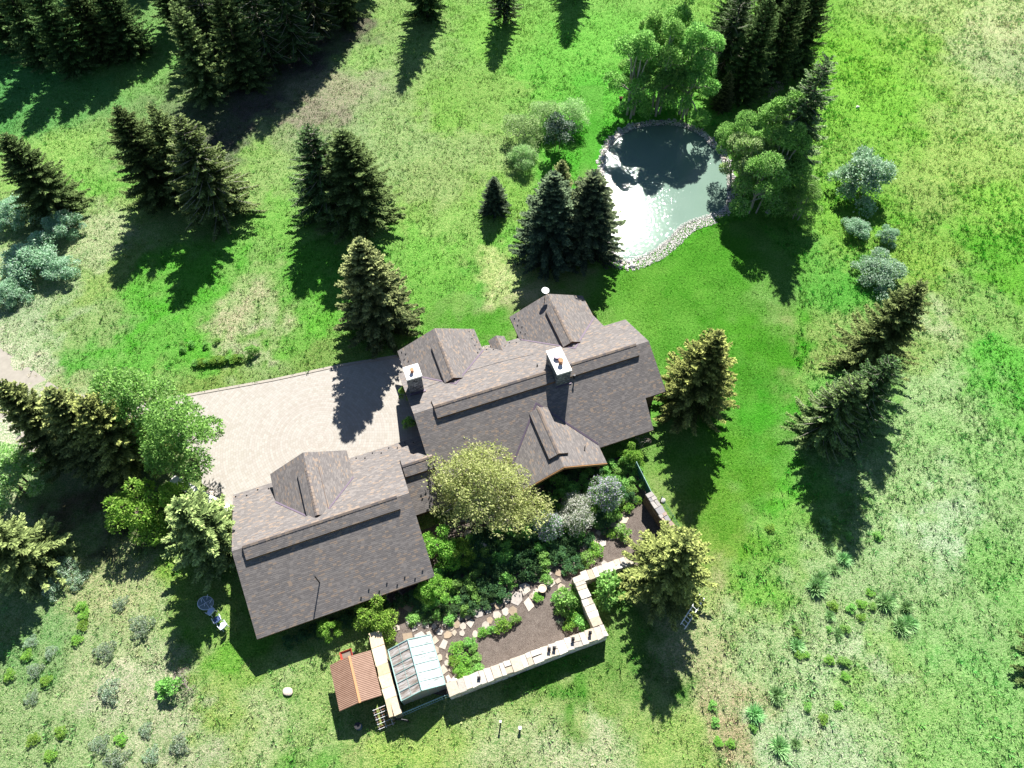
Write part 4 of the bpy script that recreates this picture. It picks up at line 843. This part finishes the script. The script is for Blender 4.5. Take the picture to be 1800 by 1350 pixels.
# grass of the meadow: nobody could count it
rs = np.random.RandomState(77)
N = 420000; cand = np.stack([rs.uniform(-79, 79, N), rs.uniform(1.5, 108, N)], 1); q = pxs(np.c_[cand, np.zeros(N)])
ok = (q[:, 0] > -40)&(q[:, 0] < 1840)&(q[:, 1] > -60)&(q[:, 1] < 1390); cand = cand[ok]
bad = inpoly(cand, HOUSE_W)|inpoly(cand, DRIVE_W)|inpoly(cand, GARDEN_W)|(polydist(cand, POND_W) < .9)|inpoly(cand, POND_W)|inpoly(cand, wp([(-120, 605), (0, 612), (50, 645), (100, 680), (165, 700), (225, 714), (280, 760), (230, 800), (120, 800), (30, 792), (-120, 800)]))
lw_ = inpoly(cand, LAWN_W)|inpoly(cand, STRIP_W); patch = fbm(cand[:, 0]*.7, cand[:, 1]*.7, 3)
keep = ~bad&np.where(lw_, rs.rand(len(cand)) < .6, rs.rand(len(cand)) < .35+1.3*np.clip(patch-.3, 0, .5)); cand, lw_ = cand[keep], lw_[keep]; patch = patch[keep]
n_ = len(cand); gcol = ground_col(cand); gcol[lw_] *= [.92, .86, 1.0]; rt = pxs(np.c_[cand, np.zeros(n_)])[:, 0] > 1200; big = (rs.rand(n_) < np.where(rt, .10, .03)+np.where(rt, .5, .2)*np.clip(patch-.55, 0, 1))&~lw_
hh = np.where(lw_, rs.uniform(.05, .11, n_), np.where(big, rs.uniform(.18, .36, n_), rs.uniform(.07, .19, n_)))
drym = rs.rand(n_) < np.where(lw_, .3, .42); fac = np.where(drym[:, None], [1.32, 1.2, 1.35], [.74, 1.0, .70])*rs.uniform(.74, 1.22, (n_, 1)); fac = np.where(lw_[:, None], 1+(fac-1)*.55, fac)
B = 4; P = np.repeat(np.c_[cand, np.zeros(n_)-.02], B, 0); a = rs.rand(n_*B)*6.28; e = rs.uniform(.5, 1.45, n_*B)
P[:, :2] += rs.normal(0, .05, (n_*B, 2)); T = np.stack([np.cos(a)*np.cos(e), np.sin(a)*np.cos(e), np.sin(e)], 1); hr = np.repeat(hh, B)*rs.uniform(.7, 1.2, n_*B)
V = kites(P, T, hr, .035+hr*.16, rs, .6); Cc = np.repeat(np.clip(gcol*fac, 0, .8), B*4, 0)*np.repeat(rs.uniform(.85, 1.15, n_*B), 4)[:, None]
tag(link('meadow_grass', np_mesh('meadow_grass', V, quads(n_*B), Cc, [M['grass']])), kind='stuff')

bigc = rs.uniform(0, 1, (60000, 2))*[158, 106]+[-79, 1.5]; qb = pxs(np.c_[bigc, np.zeros(60000)])
bad = (qb[:, 0] < -30)|(qb[:, 0] > 1830)|(qb[:, 1] < -50)|(qb[:, 1] > 1380)|inpoly(bigc, HOUSE_W)|inpoly(bigc, DRIVE_W)|inpoly(bigc, GARDEN_W)|(polydist(bigc, POND_W) < 1.2)|inpoly(bigc, POND_W)|inpoly(bigc, LAWN_W)|inpoly(bigc, STRIP_W)|(polydist(bigc, HOUSE_W) < 1.5)
dens = np.clip(fbm(bigc[:, 0]*.35+3, bigc[:, 1]*.35, 3)*2.2-.75, .03, 1)*np.where(qb[:, 0] > 1250, 1.0, np.where((qb[:, 1] < 480), .16, np.where(qb[:, 1] > 1100, .45, .15)))
bigc = bigc[~bad&(rs.rand(60000) < dens)]; nb = len(bigc); B = 12; sz = np.repeat(rs.uniform(.6, 1.35, nb), B)
P = np.repeat(np.c_[bigc, np.zeros(nb)-.03], B, 0); a = rs.rand(nb*B)*6.28; e = rs.uniform(.55, 1.5, nb*B); P[:, :2] += np.stack([np.cos(a), np.sin(a)], 1)*(rs.rand(nb*B)*.13*sz)[:, None]
T = np.stack([np.cos(a)*np.cos(e), np.sin(a)*np.cos(e), np.sin(e)], 1); V = kites(P, T, rs.uniform(.18, .40, nb*B)*sz, .06*sz, rs, .6)
cb = np.repeat(ground_col(bigc)*np.where(rs.rand(nb, 1) < .2, [1.3, 1.15, 1.3], [.68, .95, .70])*rs.uniform(.75, 1.2, (nb, 1)), B, 0)*rs.uniform(.7, 1.3, (nb*B, 1))
tag(link('meadow_weeds', np_mesh('meadow_weeds', V, quads(nb*B), np.repeat(np.clip(cb, 0, .8), 4, 0), [M['grass']])), kind='stuff')
print('weeds', nb)

# ------------------------------------------------------------------ pond stones, boulders
def rock_mesh(seed, col):
    rs = np.random.RandomState(seed); bm = bpy.data.meshes.new('t'); import bmesh
    b = bmesh.new(); bmesh.ops.create_icosphere(b, subdivisions=2, radius=1)
    V = np.array([v.co[:] for v in b.verts]); F = np.array([[v.index for v in f.verts] for f in b.faces]); b.free(); bpy.data.meshes.remove(bm)
    for _ in range(7):
        d = norm(rs.normal(0, 1, 3)); k = rs.uniform(.55, .85); t = V@d; V -= np.outer(np.clip(t-k, 0, None), d)
    V *= [rs.uniform(.8, 1.2), rs.uniform(.7, 1), rs.uniform(.5, .75)]; V += rs.normal(0, .02, V.shape)
    return np_mesh('rock', V, F, np.tile(np.array(col), (len(V), 1))*rs.uniform(.9, 1.1, (len(V), 1)), [M['rock']])
RK = [rock_mesh(50+i, c) for i, c in enumerate([(.26, .25, .245), (.33, .315, .30), (.20, .195, .20), (.40, .38, .35), (.30, .25, .22)])]
LI = [rock_mesh(60+i, c) for i, c in enumerate([(.50, .46, .42), (.56, .53, .50), (.42, .36, .30), (.47, .44, .43)])]
random.seed(5); per = [Vector((*p, 0)) for p in POND_W]; SQ = 0
for i in range(len(per)):
    a_, b_ = per[i], per[(i+1) % len(per)]; L = (b_-a_).length; d = (b_-a_)/L; out = Vector((d.y, -d.x, 0)); mid_ = (a_+b_)/2
    if inpoly(np.array([[mid_.x+out.x*.2, mid_.y+out.y*.2]]), POND_W)[0]: out = -out
    pv = pxs([mid_])[0]; south = pv[1] > 372
    t = random.uniform(0, .4)
    while t < L and not (south and pv[0] > 1110):
        for k in range(2):
            s = random.uniform(.13, .30)*(1.9 if random.random() < .1 else 1); p = a_+d*t+out*random.uniform(-.25, .75)
            o = link('shore_rock', random.choice(LI if (pv[0] < 1085 or south) else RK), None, (p.x, p.y, s*.1)); o.rotation_euler = (random.uniform(-.3, .3), random.uniform(-.3, .3), random.uniform(0, 6.28)); o.scale = (s, s, s)  # paler rocks on the sunlit shore, grey elsewhere: light put into the colour
            tag(o, 'shore rock in the grey and white stone rim at the edge of the pond', 'rock', 'rocks round the pond'); SQ += 1
        t += random.uniform(.30, .5)
pb = MB(); rnd = random.Random(9); PV, PF, PC = [], [], []
import bmesh
octv = np.array([[1, 0, 0], [0, 1, 0], [-1, 0, 0], [0, -1, 0], [0, 0, .7], [0, 0, -.5]]); octf = [[0, 1, 4], [1, 2, 4], [2, 3, 4], [3, 0, 4], [1, 0, 5], [2, 1, 5], [3, 2, 5], [0, 3, 5]]
for i in range(len(per)):
    a_, b_ = per[i], per[(i+1) % len(per)]; L = (b_-a_).length; d = (b_-a_)/L; out = Vector((d.y, -d.x, 0)); mid_ = (a_+b_)/2
    if inpoly(np.array([[mid_.x+out.x*.2, mid_.y+out.y*.2]]), POND_W)[0]: out = -out
    pv = pxs([mid_])[0]; wide = 1.25 if pv[1] > 380 else .55
    for _ in range(int(L*wide*150)):
        p = a_+d*rnd.uniform(0, L)+out*rnd.uniform(-.45, wide); s = rnd.uniform(.035, .085); an = rnd.uniform(0, 6.28); ca, sa = math.cos(an), math.sin(an)
        v = octv*[s*1.2, s*.8, s]; v = np.stack([v[:, 0]*ca-v[:, 1]*sa+p.x, v[:, 0]*sa+v[:, 1]*ca+p.y, v[:, 2]+.03+rnd.uniform(0, .04)], 1)
        PF += [[q_+len(PV)*6 for q_ in f_] for f_ in octf]; PV.append(v); g_ = rnd.uniform(.42, .80); PC += [(g_, g_*.95, g_*.9)]*6
tag(link('shore_pebbles', np_mesh('shore_pebbles', np.concatenate(PV), PF, PC, [M['rock']])), kind='stuff')
def boulder(u, v, s, label, me, sz=.8, nm='boulder'):
    p = at(u, v); o = link(nm, me, None, (p.x, p.y, s*.2)); o.scale = (s, s*.85, s*sz); o.rotation_euler.z = random.uniform(0, 6); tag(o, label, 'rock'); return o
boulder(824, 942, .62, 'rounded pale boulder beside the lime bush in the garden', LI[2]); boulder(846, 962, .85, 'large flat-topped boulder under the yellow-olive tree', LI[0]); boulder(1507, 189, .42, 'white rock lying alone in the meadow beside the half-bare spruce', LI[1]); boulder(506, 1216, .5, 'flat tan rock in the grass left of the rusty shed', LI[2], .4)
boulder(370, 870, .6, 'tan boulder at the near left corner of the paved court', LI[2]); boulder(802, 1203, .6, 'pale boulder at the near end of the small bed by the greenhouse', LI[3]); boulder(1165, 880, .3, 'small grey rock outside the dark stone wall', RK[1]); boulder(1350, 374, .5, 'shaded grey rock under the trees at the right pond corner', RK[0])

# ------------------------------------------------------------------ small things
def post(u, v, h_, label, mats, name, cat, r=.06):
    p = at(u, v); o = empty(name, p); tag(o, label, cat); m = MB(); m.bar(p, p+Vector((0, 0, h_)), r); m.build('post', mats[0], o, p); m = MB(); m.bar(p+Vector((0, 0, h_)), p+Vector((0, 0, h_+.12)), r*1.5, 0, 8); m.build('cap', mats[1], o, p); return o
post(880, 1271, .85, 'dark marker post standing in the mown grass', [M['metal_dark'], M['white']], 'marker_post', 'post'); post(914, 1281, .45, 'short red and white water hydrant in the mown grass', [M['red'], M['white']], 'water_hydrant', 'hydrant', .09)
# bird house by the pond
p = at(1088, 196); o = empty('bird_house', p); tag(o, 'dark bird house on a pale pole by the pond trees', 'bird house')
m = MB(); m.bar(p, p+Vector((0, 0, 1.7)), .05); m.build('pole', M['palebark'], o, p); m = MB(); m.box(p+Vector((0, 0, 1.7)), (.17, 0, 0), (0, .17, 0), (0, 0, .4)); m.build('box', M['metal_dark'], o, p)
m = MB(); m.box(p+Vector((0, 0, 2.1)), (.24, 0, 0), (0, .24, 0), (0, 0, .14), 0, None, .2); m.build('roof', M['rust'], o, p)
# garden ornaments on the wall
for (u, v), lb in zip([(1037, 1113), (1007, 1124), (974, 1140), (965, 1142), (842, 1193)], ['nearest the outer corner', 'second from the outer corner', 'right one of the close pair', 'left one of the close pair', 'alone towards the greenhouse']):
    p = at(u, v, 1.72); o = empty('wall_lantern', p); tag(o, 'small dark lantern on the long stone wall, '+lb, 'lantern')
    m = MB(); m.box(p, (.11, 0, 0), (0, .11, 0), (0, 0, .05)); m.box(p+Vector((0, 0, .05)), (.075, 0, 0), (0, .075, 0), (0, 0, .20)); m.build('body', M['rust'], o, p); m = MB(); m.box(p+Vector((0, 0, .25)), (.13, 0, 0), (0, .13, 0), (0, 0, .1), 0, None, .2); m.build('lid', M['metal_dark'], o, p)
p = at(953, 1037); o = empty('planter_pot', p); tag(o, 'pale round planter pot on the flagstones', 'pot'); m = MB(); R = 16
rg = lambda r_, z_: [p+Vector((math.cos(6.283*k/R)*r_, math.sin(6.283*k/R)*r_, z_)) for k in range(R)]
m.hexa(rg(.22, 0), rg(.34, .42)); m.build('pot', simple('pale_clay', (.45, .38, .28), .8, .15, 5), o, p)
m = MB(); A, B_, C_ = rg(.36, .42), rg(.36, .47), rg(.28, .47)
for k in range(R): j = (k+1) % R; m.poly([A[k], A[j], B_[j], B_[k]]); m.poly([B_[k], B_[j], C_[j], C_[k]])
m.poly(rg(.28, .44)); m.build('rim', bpy.data.materials['pale_clay'], o, p)
# green panel fence and wire fence
def fence(name, label, a_, b_, h_, step, panel, mat, pm):
    L = (b_-a_).length; d = (b_-a_)/L; nn = Vector((-d.y, d.x, 0)); o = empty(name, (a_+b_)/2); FL = o.location; tag(o, label, 'fence')
    if panel: m = MB(); m.box((a_+b_)/2+Vector((0, 0, .1)), (b_-a_)/2, nn*.02, (0, 0, h_-.15)); m.build('panel', mat, o, FL)
    k = max(1, int(round(L/step)))
    for i in range(k+1): m = MB(); q_ = a_+d*L*i/k; m.bar(q_, q_+Vector((0, 0, h_)), .04); m.build('post', pm, o, FL)
    for hz in ([h_-.03] if panel else [h_*.35, h_*.65, h_-.05]): m = MB(); m.bar(a_+Vector((0, 0, hz)), b_+Vector((0, 0, hz)), .025 if panel else .012, 0, 5); m.build('rail', pm, o, FL)
fence('panel_fence', 'dark green panel fence between house and grey-capped wall', at(1119, 812, 1.6).xy.to_3d(), at(1147, 868, 1.6).xy.to_3d(), 1.6, 1.6, True, M['greenpanel'], M['tealwood'])
fence('wire_fence', 'thin green wire fence outside the grey-capped wall', at(1164, 873, .9).xy.to_3d(), at(1204, 940, .9).xy.to_3d(), .9, 1.6, False, M['greenpanel'], M['greenpanel'])
# pale picket rail in front of the greenhouse, dark gate, stacked trellis
def pickets(name, label, cat, pts, h_, gap, mat, r=.018):
    P = [at(u, v, h_).xy.to_3d() for u, v in pts]; o = empty(name, P[0]); FL = o.location; tag(o, label, cat)
    for a_, b_ in zip(P, P[1:]):
        for hz in (.12, h_): m = MB(); m.bar(a_+Vector((0, 0, hz)), b_+Vector((0, 0, hz)), .04 if hz > .5 else .025, 0, 6); m.build('rail', mat, o, FL)
        k = max(2, int((b_-a_).length/gap)); m = MB()
        for i in range(1, k): q_ = a_.lerp(b_, i/k); m.bar(q_+Vector((0, 0, .12)), q_+Vector((0, 0, h_)), r, 0, 4)
        m.build('balusters', mat, o, FL)
    for q_ in P: m = MB(); m.bar(q_, q_+Vector((0, 0, h_+.08)), .05); m.build('post', mat, o, FL)
pickets('picket_fence', 'pale teal picket railing in front of the greenhouse', 'railing', [(689, 1243), (695, 1259), (776, 1225), (787, 1221)], 1.15, .17, M['tealwood'])
pickets('iron_gate', 'dark iron gate standing open below the picket railing', 'gate', [(692, 1262), (716, 1266)], 1.05, .16, M['metal_dark'])
p0 = at(676, 1262); o = empty('trellis', p0); tag(o, 'brown and white lattice trellis stacked by the end of the pale wall', 'trellis')
for mt, dz, nm in ((M['rust'], 0, 'brown_lattice'), (M['white'], .12, 'white_lattice')):
    m = MB(); X_, Y_ = E1*.055, (E2*.8+Vector((0, 0, .62))).normalized()
    for i in range(0, 8, 1 if nm[0] == 'b' else 3): q_ = p0+E1*(-.55+.17*i+dz*.3)-E2*.75+Vector((0, 0, .04+dz)); m.bar(q_, q_+Y_*1.75, .018 if nm[0] == 'b' else .012, 0, 4)
    for i in range(0, 9, 1 if nm[0] == 'b' else 2): q_ = p0-E1*.6-E2*.75+Y_*(.1+.2*i)+Vector((0, 0, .07+dz)); m.bar(q_, q_+E1*1.3+Y_*.05, .018 if nm[0] == 'b' else .012, 0, 4)
    m.build(nm, mt, o, p0)
# white ladder by the yellow spruce
a_, b_ = at(1204, 1105, .35), at(1238, 1052, .55); o = empty('ladder', a_.xy.to_3d()); FL = o.location; tag(o, 'white ladder frame lying on edge beside the yellow-tipped spruce', 'ladder')
d = (b_-a_).normalized(); s_ = (Vector((-d.y, d.x, 0)).normalized()*.85+Vector((0, 0, .35))).normalized()*.5
for s in (0, 1): m = MB(); m.bar(a_+s_*s, b_+s_*s, .045, 0, 6); m.build('rail', M['white'], o, FL)
for i in range(9): m = MB(); q_ = a_.lerp(b_, (i+.5)/9); m.bar(q_, q_+s_, .025, 0, 5); m.build('rung', M['white'], o, FL)
for q_ in (a_, b_): m = MB(); m.bar(q_.xy.to_3d(), q_+s_*.1, .03, 0, 5); m.build('foot', M['white'], o, FL)
# garden furniture in the shade
M['tabletop'] = NT('frosted_glass').set((.20, .27, .29), .25, spec=.5)
pt = at(364, 1062); o = empty('garden_table', pt); tag(o, 'round white-rimmed garden table tipped over in the shade left of the garage', 'table'); TL = o.location
nn = Vector((.35, .25, .9)).normalized(); aa_ = nn.orthogonal().normalized(); bb_ = nn.cross(aa_); c0 = pt+Vector((0, 0, .34)); R = 24
ring = lambda r_, z_: [c0+nn*z_+(aa_*math.cos(6.283*k/R)+bb_*math.sin(6.283*k/R))*r_ for k in range(R)]
m = MB(); m.hexa(ring(.6, -.01), ring(.6, .01)); m.build('tabletop', M['tabletop'], o, TL); m = MB(); rr_ = ring(.61, 0)
for k in range(R): m.bar(rr_[k], rr_[(k+1) % R], .028, 0, 5)
m.build('rim', M['chairwhite'], o, TL)
for k in range(2): m = MB(); v_ = aa_ if k else bb_; m.bar(c0-v_*.6+nn*.04, c0+v_*.6+nn*.04, .022, 0, 5); m.build('brace', M['chairwhite'], o, TL)
for k in range(4): m = MB(); v_ = aa_*math.cos(k*1.571+.78)+bb_*math.sin(k*1.571+.78); m.bar(c0+v_*.3+nn*.04, c0+v_*.42+nn*.66, .022, 0, 5); m.build('leg', M['chairwhite'], o, TL)
def chair(p, rz, label, mat):
    o = empty('garden_chair', p, 0); tag(o, label, 'chair', 'garden chairs in the shade'); X_ = Vector((math.cos(rz), math.sin(rz), 0)); Y_ = Vector((-X_.y, X_.x, 0)); Z_ = Vector((0, 0, 1))
    m = MB(); S_ = [p+Z_*.43+X_*math.cos(6.283*k/14)*.27+Y_*math.sin(6.283*k/14)*.29 for k in range(14)]; m.hexa(S_, [q_+Z_*.04 for q_ in S_]); m.build('seat', mat, o, p)
    m = MB(); bk = [p+X_*(-.25-.10*j-.05*math.cos((i-3)/3*1.57))+Y_*(i-3)*.095+Z_*(.5+.42*j) for j in (0, 1) for i in range(7)]
    for i in range(6): m.hexa([bk[i], bk[i+1], bk[i+1]+X_*.03, bk[i]+X_*.03], [bk[7+i], bk[8+i], bk[8+i]+X_*.03, bk[7+i]+X_*.03])
    m.build('backrest', mat, o, p)
    for sx in (-1, 1):
        m = MB(); m.bar(p+X_*.24+Y_*sx*.33+Z_*.64, p-X_*.28+Y_*sx*.30+Z_*.66, .022, 0, 5); m.bar(p+X_*.24+Y_*sx*.33+Z_*.64, p+X_*.20+Y_*sx*.28+Z_*.44, .02, 0, 5); m.build('armrest', M['chairwhite'], o, p)
        for sy in (-1, 1): m = MB(); m.bar(p+X_*sy*.20+Y_*sx*.22+Z_*.43, p+X_*sy*.27+Y_*sx*.27, .02, 0, 5); m.build('leg', M['chairwhite'], o, p)
M['bluewhite'] = simple('blue_white_plastic', (.46, .55, .72), .45, .08, 5)
chair(at(374, 1077), 2.6, 'white-blue garden chair next to the tipped table', M['bluewhite']); chair(at(385, 1091), 2.2, 'blue garden chair in the middle behind the tipped table', M['blue']); chair(at(395, 1102), 2.4, 'pale garden chair furthest from the tipped table', M['chairwhite'])
# red barrow and stake behind the shed
pw = at(611, 1153); o = empty('wheelbarrow', pw); tag(o, 'red wheelbarrow parked behind the rusty shed', 'wheelbarrow'); BL_ = o.location
m = MB(); bt = [pw+E1*x+E2*y+Vector((0, 0, .32)) for x, y in [(-.3, -.2), (.3, -.2), (.3, .2), (-.3, .2)]]; tp = [pw+E1*x+E2*y+Vector((0, 0, .62)) for x, y in [(-.5, -.33), (.5, -.33), (.5, .33), (-.5, .33)]]; 
for k_ in range(4):
    j_ = (k_+1) % 4; m.poly([bt[k_], bt[j_], tp[j_], tp[k_]]); c_ = sum(tp, Vector())/4; i0, i1 = tp[k_].lerp(c_, .09), tp[j_].lerp(c_, .09); d0, d1 = bt[k_].lerp(c_, .1)+Vector((0, 0, .03)), bt[j_].lerp(c_, .1)+Vector((0, 0, .03))
    m.poly([tp[k_], tp[j_], i1, i0]); m.poly([i0, i1, d1, d0])
m.poly(bt[::-1]); m.poly([bt[k_].lerp(c_, .1)+Vector((0, 0, .03)) for k_ in range(4)]); m.build('tray', M['red'], o, BL_)
m = MB(); m.box(pw+Vector((0, 0, .37)), E1*.30, E2*.19, (0, 0, .10), 0, None, 1.1); m.build('soil_load', M['core'], o, BL_, .04)
for s in (-1, 1): m = MB(); m.bar(pw+E1*.35+E2*s*.08+Vector((0, 0, .25)), pw-E1*.85+E2*s*.28+Vector((0, 0, .5)), .025, 0, 5); m.build('handle', M['timber'], o, BL_); m = MB(); m.bar(pw-E1*.2+E2*s*.2, pw-E1*.2+E2*s*.2+Vector((0, 0, .32)), .02, 0, 5); m.build('leg', M['metal_dark'], o, BL_)
m = MB(); m.bar(pw+E1*.48+Vector((0, 0, .2))-E2*.05, pw+E1*.48+Vector((0, 0, .2))+E2*.05, .2, 0, 14); m.build('wheel', M['metal_dark'], o, BL_)
pb_ = at(632, 1278); o = empty('barrel', pb_); tag(o, 'dark blue barrel in the shadow below the rusty shed', 'barrel'); m = MB(); m.bar(pb_, pb_+Vector((0, 0, .4)), .24, 0, 16, .27); m.bar(pb_+Vector((0, 0, .4)), pb_+Vector((0, 0, .8)), .27, 0, 16, .24); m.build('drum', M['blue'], o, pb_); m = MB(); m.bar(pb_+Vector((0, 0, .8)), pb_+Vector((0, 0, .84)), .25, 0, 16); m.build('lid', M['metal_dark'], o, pb_)
print('rocks', SQ, 'grass', n_)
